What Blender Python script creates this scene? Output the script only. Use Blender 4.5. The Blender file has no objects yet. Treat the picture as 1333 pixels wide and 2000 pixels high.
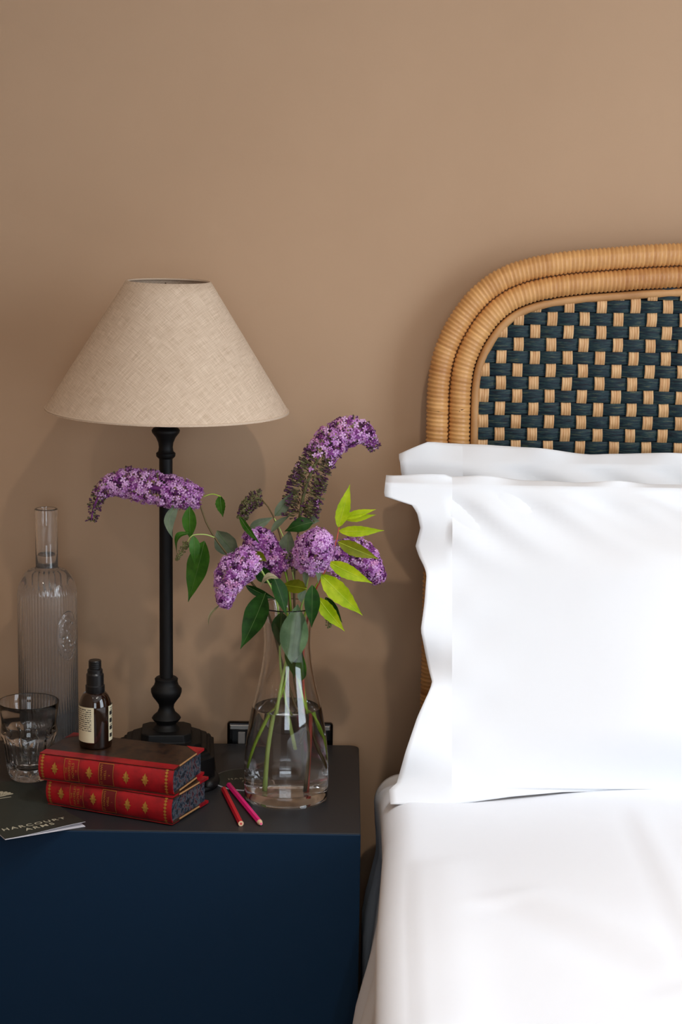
import bpy, math, random
from mathutils import Vector, Matrix, noise

# ------------------------------------------------------------------ camera, light, exposure
SC = bpy.context.scene
COL = SC.collection
F_PX, PITCH, ROLL = 3900.0, math.atan(720 / 3900), math.radians(0.8)
CAM = Vector((0.0, -2.75, 1.39))
FW = Vector((0, math.cos(PITCH), -math.sin(PITCH)))
RT = Vector((1, 0, 0))
UP = Vector((0, math.sin(PITCH), math.cos(PITCH)))
cam_data = bpy.data.cameras.new('camera')
cam_data.sensor_fit = 'VERTICAL'
cam_data.sensor_height = 36.0
cam_data.lens = F_PX / 2000 * 36.0
cam_data.clip_start = 0.05
cam = bpy.data.objects.new('camera', cam_data)
COL.objects.link(cam)
_c, _s = math.cos(ROLL), math.sin(ROLL)
cr, cu = RT * _c + UP * _s, UP * _c - RT * _s
cam.matrix_world = Matrix(((cr.x, cu.x, -FW.x, CAM.x), (cr.y, cu.y, -FW.y, CAM.y), (cr.z, cu.z, -FW.z, CAM.z), (0, 0, 0, 1)))
SC.camera = cam

SC.view_settings.view_transform = 'Standard'
SC.view_settings.look = 'None'
SC.view_settings.gamma = 1.0
SC.view_settings.use_curve_mapping = False
SC.view_settings.exposure = -0.86
SC.cycles.max_bounces = 16
SC.cycles.transmission_bounces = 16
SC.cycles.transparent_max_bounces = 12

world = bpy.data.worlds.new('world')
SC.world = world
world.use_nodes = True
world.node_tree.nodes['Background'].inputs[0].default_value = (0.75, 0.87, 1.0, 1)
world.node_tree.nodes['Background'].inputs[1].default_value = 0.6

ROOM_L, ROOM_R, ROOM_F, ROOM_H = -1.15, 2.00, -4.6, 2.45     # left wall x, right wall x, front wall y, ceiling z
WIN_Y0, WIN_Y1, WIN_Z0, WIN_Z1 = -2.65, -1.25, 0.70, 2.25     # window opening in the right wall


def area_light(name, loc, target, sx, sy, power, color):
    d = bpy.data.lights.new(name, 'AREA')
    d.shape = 'RECTANGLE'
    d.size, d.size_y, d.energy, d.color = sx, sy, power, color
    o = bpy.data.objects.new(name, d)
    COL.objects.link(o)
    o.location = loc
    o.rotation_euler = (Vector(target) - Vector(loc)).to_track_quat('-Z', 'Y').to_euler()
    return o


wy, wz = (WIN_Y0 + WIN_Y1) / 2, (WIN_Z0 + WIN_Z1) / 2
area_light('window_daylight', (ROOM_R - 0.02, wy, wz), (ROOM_R - 1.0, wy, wz),
           WIN_Y1 - WIN_Y0, WIN_Z1 - WIN_Z0, 72.0, (0.80, 0.90, 1.0))
W2_X0, W2_X1, W2_Z0, W2_Z1 = -0.45, 0.75, 0.75, 2.15             # window opening in the front wall, behind the camera
area_light('window_daylight', ((W2_X0 + W2_X1) / 2, ROOM_F + 0.02, (W2_Z0 + W2_Z1) / 2), ((W2_X0 + W2_X1) / 2, ROOM_F + 1.0, (W2_Z0 + W2_Z1) / 2),
           W2_X1 - W2_X0, W2_Z1 - W2_Z0, 44.0, (0.82, 0.91, 1.0))
DOWNLIGHTS = [((0.33, -1.80, ROOM_H), 66.0, (0.50, -0.55, 0.70)), ((-0.77, -1.80, ROOM_H), 16.0, (0.30, -0.1, 0.9)), ((0.48, -1.20, ROOM_H), 100.0, (0.36, -0.98, 0.60))]  # the third, cool downlight is an added lamp to brighten the duvet

# ------------------------------------------------------------------ helpers


def ray(px, py):
    a, b = px - 666.5, -(py - 1000.0)
    return FW * F_PX + RT * (a * _c - b * _s) + UP * (a * _s + b * _c)


def at(px, py, Y):
    d = ray(px, py)
    return CAM + d * ((Y - CAM.y) / d.y)


def on_z(px, py, Z=0.55):
    d = ray(px, py)
    return CAM + d * ((Z - CAM.z) / d.z)


ORG = {}


def tag(o, label=None, cat=None, group=None, kind=None):
    if label: o['label'] = label
    if cat: o['category'] = cat
    if group: o['group'] = group
    if kind: o['kind'] = kind
    return o


def thing(name, loc, label, cat, group=None):
    o = bpy.data.objects.new(name, None)
    COL.objects.link(o)
    o.location = loc
    o.empty_display_size = 0.02
    ORG[o.name] = Vector(loc)
    return tag(o, label, cat, group)


def mesh_obj(name, verts, faces, mat, parent=None, origin=None, smooth=True, midx=None):
    if parent is not None:
        org = ORG[parent.name]
    else:
        org = Vector(origin) if origin is not None else Vector((0, 0, 0))
    me = bpy.data.meshes.new(name)
    me.from_pydata([(v[0] - org[0], v[1] - org[1], v[2] - org[2]) for v in verts], [], faces)
    mats = mat if isinstance(mat, (list, tuple)) else [mat]
    for m in mats: me.materials.append(m)
    if midx: me.polygons.foreach_set('material_index', midx)
    if smooth: me.polygons.foreach_set('use_smooth', [True] * len(me.polygons))
    me.update()
    o = bpy.data.objects.new(name, me)
    COL.objects.link(o)
    if parent is not None: o.parent = parent
    else: o.location = org
    ORG[o.name] = org
    return o


def bevel(o, w, seg=2, angle=40):
    m = o.modifiers.new('bevel', 'BEVEL')
    m.width, m.segments, m.limit_method, m.angle_limit = w, seg, 'ANGLE', math.radians(angle)
    return o


def sharp(o, angle=35):
    me = o.data
    try:
        me.set_sharp_from_angle(angle=math.radians(angle))
    except Exception:
        pass
    return o


def box(x0, x1, y0, y1, z0, z1):
    v = [(x, y, z) for x in (x0, x1) for y in (y0, y1) for z in (z0, z1)]
    f = [(0, 1, 3, 2), (4, 6, 7, 5), (0, 4, 5, 1), (2, 3, 7, 6), (0, 2, 6, 4), (1, 5, 7, 3)]
    return v, f


def join(*vf):
    V, Fc = [], []
    for v, f in vf:
        n = len(V)
        V += list(v)
        Fc += [tuple(i + n for i in q) for q in f]
    return V, Fc


def lathe(profile, cx, cy, seg=48, rfun=None, axis_tilt=None):
    """profile: list of (r, z); r == 0 closes the end. rfun(r, z, theta, index) may shape r."""
    V, Fc, rows = [], [], []
    for k, (r, z) in enumerate(profile):
        if r <= 1e-9:
            rows.append([len(V)])
            V.append((cx, cy, z))
        else:
            row = []
            for i in range(seg):
                th = 2 * math.pi * i / seg
                rr = rfun(r, z, th, k) if rfun else r
                row.append(len(V))
                V.append((cx + rr * math.cos(th), cy + rr * math.sin(th), z))
            rows.append(row)
    for a, b in zip(rows[:-1], rows[1:]):
        for i in range(seg):
            j = (i + 1) % seg
            if len(a) == 1 and len(b) == 1: continue
            if len(a) == 1: Fc.append((a[0], b[j], b[i]))
            elif len(b) == 1: Fc.append((a[i], a[j], b[0]))
            else: Fc.append((a[i], a[j], b[j], b[i]))
    return V, Fc


GLASSY = []


def catmull(pts, n=8):
    P = [Vector(p) for p in pts]
    out = []
    for i in range(len(P) - 1):
        p0, p1, p2, p3 = P[max(i - 1, 0)], P[i], P[i + 1], P[min(i + 2, len(P) - 1)]
        for k in range(n):
            t = k / n
            out.append(0.5 * ((2 * p1) + (p2 - p0) * t + (2 * p0 - 5 * p1 + 4 * p2 - p3) * t * t + (3 * p1 - p0 - 3 * p2 + p3) * t ** 3))
    out.append(P[-1])
    return out


def resample(P, step=None, n=None):
    d = [0.0]
    for a, b in zip(P[:-1], P[1:]): d.append(d[-1] + (b - a).length)
    n = n or max(2, int(d[-1] / step) + 1)
    out, k = [], 0
    for i in range(n):
        s = d[-1] * i / (n - 1)
        while k < len(d) - 2 and d[k + 1] < s: k += 1
        t = (s - d[k]) / max(d[k + 1] - d[k], 1e-9)
        out.append(P[k].lerp(P[k + 1], min(max(t, 0), 1)))
    return out


def frames(P):
    T = [(P[min(i + 1, len(P) - 1)] - P[max(i - 1, 0)]).normalized() for i in range(len(P))]
    ref = Vector((0, 1, 0)) if abs(T[0].y) < 0.9 else Vector((0, 0, 1))
    N = [(ref - T[0] * ref.dot(T[0])).normalized()]
    for i in range(1, len(P)):
        n = N[-1] - T[i] * N[-1].dot(T[i])
        N.append(n.normalized())
    return T, N, [t.cross(n) for t, n in zip(T, N)]


def tube(P, rad, seg=8, cap=True):
    T, N, B = frames(P)
    V, Fc = [], []
    for i, p in enumerate(P):
        r = rad(i / (len(P) - 1)) if callable(rad) else rad
        for k in range(seg):
            a = 2 * math.pi * k / seg
            V.append(p + N[i] * (r * math.cos(a)) + B[i] * (r * math.sin(a)))
    for i in range(len(P) - 1):
        for k in range(seg):
            j = (k + 1) % seg
            Fc.append((i * seg + k, i * seg + j, (i + 1) * seg + j, (i + 1) * seg + k))
    if cap:
        Fc.append(tuple(range(seg - 1, -1, -1)))
        Fc.append(tuple((len(P) - 1) * seg + k for k in range(seg)))
    return V, Fc


def interp(xs, ys, x):
    if x <= xs[0]: return ys[0]
    for i in range(len(xs) - 1):
        if x <= xs[i + 1]:
            t = (x - xs[i]) / max(xs[i + 1] - xs[i], 1e-9)
            return ys[i] + (ys[i + 1] - ys[i]) * t
    return ys[-1]


def sstep(a, b, x):
    t = min(max((x - a) / (b - a), 0), 1)
    return t * t * (3 - 2 * t)


# ------------------------------------------------------------------ materials


def lin(r, g, b):
    return tuple(((c / 255) / 12.92 if c / 255 <= 0.04045 else ((c / 255 + 0.055) / 1.055) ** 2.4) for c in (r, g, b)) + (1.0,)


class Mat:
    def __init__(s, name, color, rough=0.5, **kw):
        s.m = bpy.data.materials.new(name)
        s.m.use_nodes = True
        s.nt = s.m.node_tree
        s.b = s.nt.nodes['Principled BSDF']
        s.b.inputs['Base Color'].default_value = color
        s.b.inputs['Roughness'].default_value = rough
        for k, v in kw.items(): s.b.inputs[k.replace('_', ' ')].default_value = v

    def node(s, t, **inp):
        n = s.nt.nodes.new(t)
        for k, v in inp.items(): n.inputs[k.replace('_', ' ')].default_value = v
        return n

    def link(s, a, b): s.nt.links.new(a, b)

    def coords(s, scale=(1, 1, 1), kind='Object', rot=(0, 0, 0)):
        t, m = s.node('ShaderNodeTexCoord'), s.node('ShaderNodeMapping')
        m.inputs['Scale'].default_value = scale
        m.inputs['Rotation'].default_value = rot
        s.link(t.outputs[kind], m.inputs['Vector'])
        return m.outputs[0]

    def noise_color(s, cols, scale, vec=None, detail=4, rough=0.6):
        n = s.node('ShaderNodeTexNoise', Scale=scale, Detail=detail, Roughness=rough)
        s.link(vec or s.coords(), n.inputs['Vector'])
        r = s.node('ShaderNodeValToRGB')
        els = r.color_ramp.elements
        while len(els) < len(cols): els.new(0.5)
        for e, (p, c) in zip(els, cols): e.position, e.color = p, c
        s.link(n.outputs['Fac'], r.inputs[0])
        s.link(r.outputs[0], s.b.inputs['Base Color'])
        return r

    def bump(s, scale, strength, dist=0.001, vec=None, detail=3):
        n = s.node('ShaderNodeTexNoise', Scale=scale, Detail=detail)
        s.link(vec or s.coords(), n.inputs['Vector'])
        b = s.node('ShaderNodeBump', Strength=strength, Distance=dist)
        s.link(n.outputs['Fac'], b.inputs['Height'])
        s.link(b.outputs[0], s.b.inputs['Normal'])
        return s


MT = {}


def mat(key, color, rough=0.5, **kw):
    MT[key] = Mat(key, color, rough, **kw)
    return MT[key]


w = mat('wall_paint', lin(184, 152, 122), 0.75)
w.noise_color([(0.3, lin(182, 150, 120)), (0.7, lin(187, 155, 125))], 3.0)
w.bump(220, 0.12, 0.0006)
mat('ceiling_paint', lin(235, 232, 226), 0.8)
w = mat('floor_wood', lin(96, 62, 40), 0.45)
w.noise_color([(0.3, lin(78, 48, 30)), (0.7, lin(112, 74, 47))], 6.0, w.coords((1, 12, 1)))
mat('white_gloss', lin(225, 222, 215), 0.35)
w = mat('navy_lacquer', lin(10, 38, 62), 0.5, Specular_IOR_Level=0.2)
w.bump(900, 0.12, 0.0004)
w = mat('charcoal_top', lin(40, 40, 42), 0.42, Specular_IOR_Level=0.35)
w.bump(900, 0.12, 0.0004)
mat('panel_edge', lin(165, 165, 168), 0.4)
w = mat('black_iron', lin(10, 10, 11), 0.55, Specular_IOR_Level=0.3)
w.bump(120, 0.15, 0.0005)
mat('black_plastic', lin(12, 13, 16), 0.32)
mat('black_rubber', lin(10, 10, 11), 0.55)
mat('chrome', lin(190, 185, 178), 0.22, Metallic=1.0)
mat('black_nickel', lin(40, 38, 38), 0.18, Metallic=0.9)
mat('grey_plastic', lin(150, 146, 142), 0.4)
mat('bulb_glass', lin(235, 232, 225), 0.3)
mat('glass', (1, 1, 1, 1), 0.0, Transmission_Weight=1.0, IOR=1.48)
mat('glass_bottle', (1, 1, 1, 1), 0.0, Transmission_Weight=0.97, IOR=1.48)
mat('water', (1, 1, 1, 1), 0.0, Transmission_Weight=1.0, IOR=1.333)
mat('amber_glass', lin(34, 13, 4), 0.05, Transmission_Weight=0.35, IOR=1.5, Coat_Weight=0.6)
mat('amber_liquid', lin(20, 9, 4), 0.3)

# linen lampshade: threads from UV
w = mat('linen', lin(200, 180, 158), 0.9)
vec = w.coords((1, 1, 1), 'UV')
acc = None
for rot, sc_ in ((0.75, (950, 40, 1)), (-0.82, (950, 40, 1))):
    mp = w.node('ShaderNodeMapping')
    mp.inputs['Rotation'].default_value = (0, 0, rot)
    w.link(vec, mp.inputs['Vector'])
    mp2 = w.node('ShaderNodeMapping')
    mp2.inputs['Scale'].default_value = sc_
    w.link(mp.outputs[0], mp2.inputs['Vector'])
    n = w.node('ShaderNodeTexNoise', Scale=1.0, Detail=3.0, Roughness=0.6)
    w.link(mp2.outputs[0], n.inputs['Vector'])
    if acc is None: acc = n.outputs['Fac']
    else:
        ad = w.node('ShaderNodeMath')
        ad.operation = 'ADD'
        w.link(acc, ad.inputs[0]); w.link(n.outputs['Fac'], ad.inputs[1])
        acc = ad.outputs[0]
rp = w.node('ShaderNodeValToRGB')
rp.color_ramp.elements[0].position, rp.color_ramp.elements[0].color = 0.34, lin(184, 160, 136)
rp.color_ramp.elements[1].position, rp.color_ramp.elements[1].color = 0.66, lin(226, 206, 184)
hf = w.node('ShaderNodeMath'); hf.operation = 'MULTIPLY'; hf.inputs[1].default_value = 0.5
w.link(acc, hf.inputs[0]); w.link(hf.outputs[0], rp.inputs[0]); w.link(rp.outputs[0], w.b.inputs['Base Color'])
bp = w.node('ShaderNodeBump', Strength=0.25, Distance=0.0006)
w.link(hf.outputs[0], bp.inputs['Height']); w.link(bp.outputs[0], w.b.inputs['Normal'])

w = mat('cotton', (0.84, 0.86, 0.89, 1), 0.85)
w.bump(9, 0.2, 0.006, detail=4)
w.b.inputs['Sheen Weight'].default_value = 0.1
w = mat('cotton_duvet', (0.86, 0.88, 0.92, 1), 0.85)
w.bump(7, 0.22, 0.006, detail=4)
w = mat('valance', lin(128, 92, 66), 0.9)
mat('mattress_ticking', lin(215, 210, 204), 0.9)


def attr_mat(key, c0, c1, rough, **kw):
    w = mat(key, c0, rough, **kw)
    a = w.node('ShaderNodeAttribute')
    a.attribute_name = 'tone'
    n = w.node('ShaderNodeTexNoise', Scale=60.0, Detail=3.0)
    w.link(w.coords(), n.inputs['Vector'])
    m = w.node('ShaderNodeMath'); m.operation = 'MULTIPLY_ADD'
    m.inputs[1].default_value = 0.5
    w.link(n.outputs['Fac'], m.inputs[0]); w.link(a.outputs['Fac'], m.inputs[2])
    s2 = w.node('ShaderNodeMath'); s2.operation = 'SUBTRACT'; s2.inputs[1].default_value = 0.25
    w.link(m.outputs[0], s2.inputs[0])
    r = w.node('ShaderNodeValToRGB')
    r.color_ramp.elements[0].color, r.color_ramp.elements[1].color = c0, c1
    w.link(s2.outputs[0], r.inputs[0]); w.link(r.outputs[0], w.b.inputs['Base Color'])
    return w


attr_mat('rattan_wrap', lin(156, 94, 42), lin(232, 178, 112), 0.38)
w = mat('rattan_core', lin(196, 146, 92), 0.45)
w.noise_color([(0.3, lin(170, 122, 74)), (0.7, lin(206, 158, 104))], 14)
w = mat('natural_cane', lin(214, 168, 116), 0.5)
w.noise_color([(0.3, lin(190, 138, 88)), (0.7, lin(228, 188, 138))], 40, w.coords((6, 1, 1)))
w = mat('dyed_rush', lin(24, 52, 66), 0.55, Specular_IOR_Level=0.3)
w.noise_color([(0.36, lin(9, 13, 17)), (0.46, lin(14, 33, 47)), (0.55, lin(26, 56, 60)), (0.66, lin(88, 88, 66))], 26, w.coords((1.6, 1, 16)), 6, 0.75)
w.bump(40, 0.5, 0.001, w.coords((1.2, 1, 16)))
mat('rush_backing', lin(14, 20, 26), 0.8)

w = mat('red_leather', lin(158, 16, 26), 0.42)
w.noise_color([(0.32, lin(96, 8, 18)), (0.55, lin(160, 15, 26)), (0.75, lin(178, 24, 32))], 26, None, 5)
w.bump(700, 0.2, 0.0003)
mat('dark_red_leather', lin(98, 10, 18), 0.42)
w = mat('marbled_board', lin(48, 30, 22), 0.4)
w.noise_color([(0.35, lin(26, 18, 15)), (0.52, lin(62, 40, 26)), (0.62, lin(40, 26, 20)), (0.75, lin(92, 40, 26))], 45, None, 6)
w = mat('marbled_pages', lin(40, 56, 72), 0.65)
w.noise_color([(0.38, lin(8, 12, 20)), (0.46, lin(26, 42, 58)), (0.53, lin(78, 84, 88)), (0.58, lin(74, 26, 34)), (0.66, lin(12, 18, 30))], 150, None, 6)
mat('gilt', lin(196, 142, 66), 0.35, Metallic=0.6)
mat('worn_edge', lin(176, 130, 84), 0.6)
mat('green_card', lin(38, 44, 38), 0.55)
mat('white_paper', lin(226, 222, 226), 0.7)
mat('cream_print', lin(188, 182, 158), 0.6)
mat('pencil_red', lin(190, 22, 40), 0.35)
mat('pencil_pink', lin(228, 32, 120), 0.35)
mat('pencil_wood', lin(222, 186, 150), 0.7)
mat('lead_red', lin(200, 50, 60), 0.6)
mat('lead_pink', lin(235, 90, 140), 0.6)

# printed label: rows of fine type
w = mat('label_paper', lin(214, 204, 172), 0.6)
tc = w.node('ShaderNodeTexCoord')
sp = w.node('ShaderNodeSeparateXYZ')
w.link(tc.outputs['UV'], sp.inputs[0])
wv = w.node('ShaderNodeMath'); wv.operation = 'MULTIPLY'; wv.inputs[1].default_value = 17
w.link(sp.outputs['Y'], wv.inputs[0])
fr = w.node('ShaderNodeMath'); fr.operation = 'FRACT'; w.link(wv.outputs[0], fr.inputs[0])
gt = w.node('ShaderNodeMath'); gt.operation = 'GREATER_THAN'; gt.inputs[1].default_value = 0.5; w.link(fr.outputs[0], gt.inputs[0])
nz = w.node('ShaderNodeTexNoise', Scale=1.0, Detail=2.0)
mp = w.node('ShaderNodeMapping'); mp.inputs['Scale'].default_value = (26, 17, 1)
w.link(tc.outputs['UV'], mp.inputs[0]); w.link(mp.outputs[0], nz.inputs['Vector'])
g2 = w.node('ShaderNodeMath'); g2.operation = 'GREATER_THAN'; g2.inputs[1].default_value = 0.45; w.link(nz.outputs['Fac'], g2.inputs[0])
ml = w.node('ShaderNodeMath'); ml.operation = 'MULTIPLY'; w.link(gt.outputs[0], ml.inputs[0]); w.link(g2.outputs[0], ml.inputs[1])
# type only between the margins
for axis, lo, hi in (('X', 0.1, 0.9), ('Y', 0.32, 0.95)):
    for op, v in (('GREATER_THAN', lo), ('LESS_THAN', hi)):
        q = w.node('ShaderNodeMath'); q.operation = op; q.inputs[1].default_value = v
        w.link(sp.outputs[axis], q.inputs[0])
        m2 = w.node('ShaderNodeMath'); m2.operation = 'MULTIPLY'
        w.link(ml.outputs[0], m2.inputs[0]); w.link(q.outputs[0], m2.inputs[1]); ml = m2
mx = w.node('ShaderNodeMix'); mx.data_type = 'RGBA'
mx.inputs[6].default_value = lin(214, 204, 172); mx.inputs[7].default_value = lin(70, 66, 58)
w.link(ml.outputs[0], mx.inputs[0]); w.link(mx.outputs[2], w.b.inputs['Base Color'])
mat('label_ink', lin(30, 28, 26), 0.6)
mat('label_orange', lin(176, 110, 70), 0.6)


def leaf_mat(key, a, b, rough=0.45, trans=0.25):
    w = mat(key, a, rough)
    r = w.noise_color([(0.35, a), (0.7, b)], 60)
    t = w.node('ShaderNodeBsdfTranslucent')
    w.link(r.outputs[0], t.inputs['Color'])
    mix = w.node('ShaderNodeMixShader')
    mix.inputs[0].default_value = trans
    w.b.inputs['Specular IOR Level'].default_value = 0.25
    out = w.nt.nodes['Material Output']
    w.link(w.b.outputs[0], mix.inputs[1]); w.link(t.outputs[0], mix.inputs[2]); w.link(mix.outputs[0], out.inputs[0])


leaf_mat('leaf_dark', lin(20, 54, 12), lin(40, 86, 24), 0.5)
leaf_mat('leaf_pale', lin(104, 140, 96), lin(136, 168, 124), 0.55)
leaf_mat('leaf_green', lin(44, 92, 22), lin(70, 120, 34))
leaf_mat('leaf_grey', lin(98, 112, 90), lin(128, 140, 114), 0.6)
leaf_mat('leaf_lime', lin(156, 190, 12), lin(204, 222, 40), 0.4, 0.35)
leaf_mat('leaf_olive', lin(110, 120, 16), lin(140, 144, 26), 0.4, 0.3)
leaf_mat('leaf_beige', lin(150, 138, 108), lin(176, 164, 132), 0.6)
mat('midrib_pale', lin(92, 120, 62), 0.5)
mat('midrib_lime', lin(186, 206, 60), 0.5)
mat('stem_green', lin(150, 186, 46), 0.5)
mat('stem_pale', lin(178, 204, 110), 0.5)
mat('stem_brown', lin(96, 80, 46), 0.6)
mat('stem_red', lin(190, 82, 62), 0.5)
for key, c in (('petal_light', (230, 184, 232)), ('petal_mid', (202, 140, 208)), ('petal_deep', (138, 64, 142)), ('petal_pink', (218, 152, 200))):
    leaf_mat(key, lin(*c), lin(*[min(255, x + 14) for x in c]), 0.55, 0.3)
mat('bud_purple', lin(78, 34, 72), 0.6)
mat('bud_brown', lin(72, 54, 44), 0.7)
mat('bud_green', lin(104, 104, 62), 0.7)
M = {k: v.m for k, v in MT.items()}

# ------------------------------------------------------------------ the room


def struct(name, vf, m, label, cat):
    o = mesh_obj(name, vf[0], vf[1], M[m], smooth=False)
    return tag(o, label, cat, kind='structure')


T_ = 0.12
struct('wall_back', box(ROOM_L - T_, ROOM_R + T_, 0.0, T_, 0, ROOM_H), 'wall_paint', 'warm tan painted wall behind the headboard and lamp', 'wall')
struct('wall_left', box(ROOM_L - T_, ROOM_L, ROOM_F, 0, 0, ROOM_H), 'wall_paint', 'tan side wall beyond the bedside table', 'wall')
struct('wall_front', join(box(ROOM_L - T_, W2_X0, ROOM_F - T_, ROOM_F, 0, ROOM_H), box(W2_X1, ROOM_R + T_, ROOM_F - T_, ROOM_F, 0, ROOM_H),
                          box(W2_X0, W2_X1, ROOM_F - T_, ROOM_F, 0, W2_Z0), box(W2_X0, W2_X1, ROOM_F - T_, ROOM_F, W2_Z1, ROOM_H)), 'wall_paint', 'tan wall facing the bed', 'wall')
struct('wall_right', join(box(ROOM_R, ROOM_R + T_, ROOM_F, WIN_Y0, 0, ROOM_H), box(ROOM_R, ROOM_R + T_, WIN_Y1, 0, 0, ROOM_H),
                          box(ROOM_R, ROOM_R + T_, WIN_Y0, WIN_Y1, 0, WIN_Z0), box(ROOM_R, ROOM_R + T_, WIN_Y0, WIN_Y1, WIN_Z1, ROOM_H)),
       'wall_paint', 'tan window wall beside the bed', 'wall')
struct('floor', box(ROOM_L - T_, ROOM_R + T_, ROOM_F - T_, T_, -0.1, 0), 'floor_wood', 'brown wooden floor under the bed', 'floor')
struct('ceiling', box(ROOM_L - T_, ROOM_R + T_, ROOM_F - T_, T_, ROOM_H, ROOM_H + 0.1), 'ceiling_paint', 'off-white ceiling above the bed', 'ceiling')
wf = struct('window_1', join(box(ROOM_R - 0.01, ROOM_R + 0.1, WIN_Y0 - 0.05, WIN_Y0, WIN_Z0 - 0.05, WIN_Z1 + 0.05),
                             box(ROOM_R - 0.01, ROOM_R + 0.1, WIN_Y1, WIN_Y1 + 0.05, WIN_Z0 - 0.05, WIN_Z1 + 0.05),
                             box(ROOM_R - 0.03, ROOM_R + 0.1, WIN_Y0, WIN_Y1, WIN_Z0 - 0.05, WIN_Z0),
                             box(ROOM_R - 0.01, ROOM_R + 0.1, WIN_Y0, WIN_Y1, WIN_Z1, WIN_Z1 + 0.05)),
            'white_gloss', 'white window frame beside the bed', 'window')
struct('window_2', join(box(W2_X0 - 0.05, W2_X0, ROOM_F - 0.1, ROOM_F + 0.01, W2_Z0 - 0.05, W2_Z1 + 0.05), box(W2_X1, W2_X1 + 0.05, ROOM_F - 0.1, ROOM_F + 0.01, W2_Z0 - 0.05, W2_Z1 + 0.05),
                        box(W2_X0, W2_X1, ROOM_F - 0.1, ROOM_F + 0.03, W2_Z0 - 0.05, W2_Z0), box(W2_X0, W2_X1, ROOM_F - 0.1, ROOM_F + 0.01, W2_Z1, W2_Z1 + 0.05)),
       'white_gloss', 'white window frame facing the foot of the bed', 'window')
b = mesh_obj('baseboard_back', *box(ROOM_L, ROOM_R, -0.018, 0, 0, 0.12), M['white_gloss'], smooth=False)
tag(b, 'white skirting board along the tan wall', 'baseboard', kind='structure')
bevel(b, 0.006)

for k, (loc, power, tgt) in enumerate(DOWNLIGHTS):
    t = thing('ceiling_downlight', loc, ['round recessed downlight in the ceiling above the bed', 'round recessed downlight in the ceiling above the bedside table', 'added round downlight that brightens the duvet'][k], 'downlight')
    z = loc[2]
    V, Fc = lathe([(0.036, z - 0.001), (0.048, z - 0.001), (0.05, z - 0.004), (0.046, z - 0.007), (0.036, z - 0.005), (0.036, z - 0.001)], loc[0], loc[1], 32)
    mesh_obj('trim_ring', V, Fc, M['white_gloss'], t)
    d = bpy.data.lights.new('downlight_lamp', 'SPOT')
    d.energy, d.color, d.shadow_soft_size = power, ((1.0, 0.87, 0.74) if k < 2 else (0.90, 0.94, 1.0)), 0.036
    d.spot_size, d.spot_blend = math.radians((78, 60, 70)[k]), 0.9
    lo = bpy.data.objects.new('downlight_lamp', d)
    COL.objects.link(lo)
    lo.location = (loc[0], loc[1], z - 0.02)
    lo.rotation_euler = (Vector(tgt) - lo.location).to_track_quat('-Z', 'Y').to_euler()

# ------------------------------------------------------------------ bedside table
TZ = 0.55
BX0, BX1, BY0, BY1 = -0.62, 0.030, -0.390, -0.022
bt = thing('bedside_table', ((BX0 + BX1) / 2, (BY0 + BY1) / 2, 0), 'dark navy bedside table with a charcoal top beside the bed', 'bedside table')


def rounded_plate(x0, x1, y0, y1, z0, z1, r, seg=6):
    pts = []
    for cx, cy, a0 in ((x1 - r, y1 - r, 0), (x0 + r, y1 - r, 90), (x0 + r, y0 + 0.002, 180), (x1 - r * 0.15, y0 + r * 0.15, 270)):
        rr = r if a0 < 180 else (0.002 if a0 == 180 else r * 0.15)
        if a0 == 180: cx = x0 + 0.002
        for k in range(seg + 1):
            a = math.radians(a0 + 90 * k / seg)
            pts.append((cx + rr * math.cos(a), cy + rr * math.sin(a)))
    n = len(pts)
    V = [(x, y, z0) for x, y in pts] + [(x, y, z1) for x, y in pts]
    Fc = [tuple(range(n - 1, -1, -1)), tuple(range(n, 2 * n))] + [(i, (i + 1) % n, n + (i + 1) % n, n + i) for i in range(n)]
    return V, Fc


o = mesh_obj('table_top', *rounded_plate(BX0, BX1, BY0, BY1, TZ - 0.018, TZ, 0.014), M['charcoal_top'], bt, smooth=False)
bevel(o, 0.0012, 2)
for x0 in (BX0, BX1 - 0.018):
    o = mesh_obj('side_panel', *box(x0, x0 + 0.018, BY0 + 0.019, BY1 - 0.016, 0.03, TZ - 0.018), M['navy_lacquer'], bt, smooth=False)
    bevel(o, 0.001)
o = mesh_obj('front_panel', *box(BX0, BX1, BY0 - 0.001, BY0 + 0.018, 0.03, TZ - 0.0015), M['navy_lacquer'], bt, smooth=False)
bevel(o, 0.0015, 3)
mesh_obj('back_panel', *box(BX0 + 0.018, BX1 - 0.018, BY1 - 0.022, BY1 - 0.016, 0.03, TZ - 0.018), M['navy_lacquer'], bt, smooth=False)
mesh_obj('bottom_panel', *box(BX0 + 0.018, BX1 - 0.018, BY0 + 0.018, BY1 - 0.022, 0.03, 0.048), M['navy_lacquer'], bt, smooth=False)
mesh_obj('plinth', *box(BX0 + 0.02, BX1 - 0.02, BY0 + 0.03, BY1 - 0.03, 0, 0.03), M['black_plastic'], bt, smooth=False)

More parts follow.
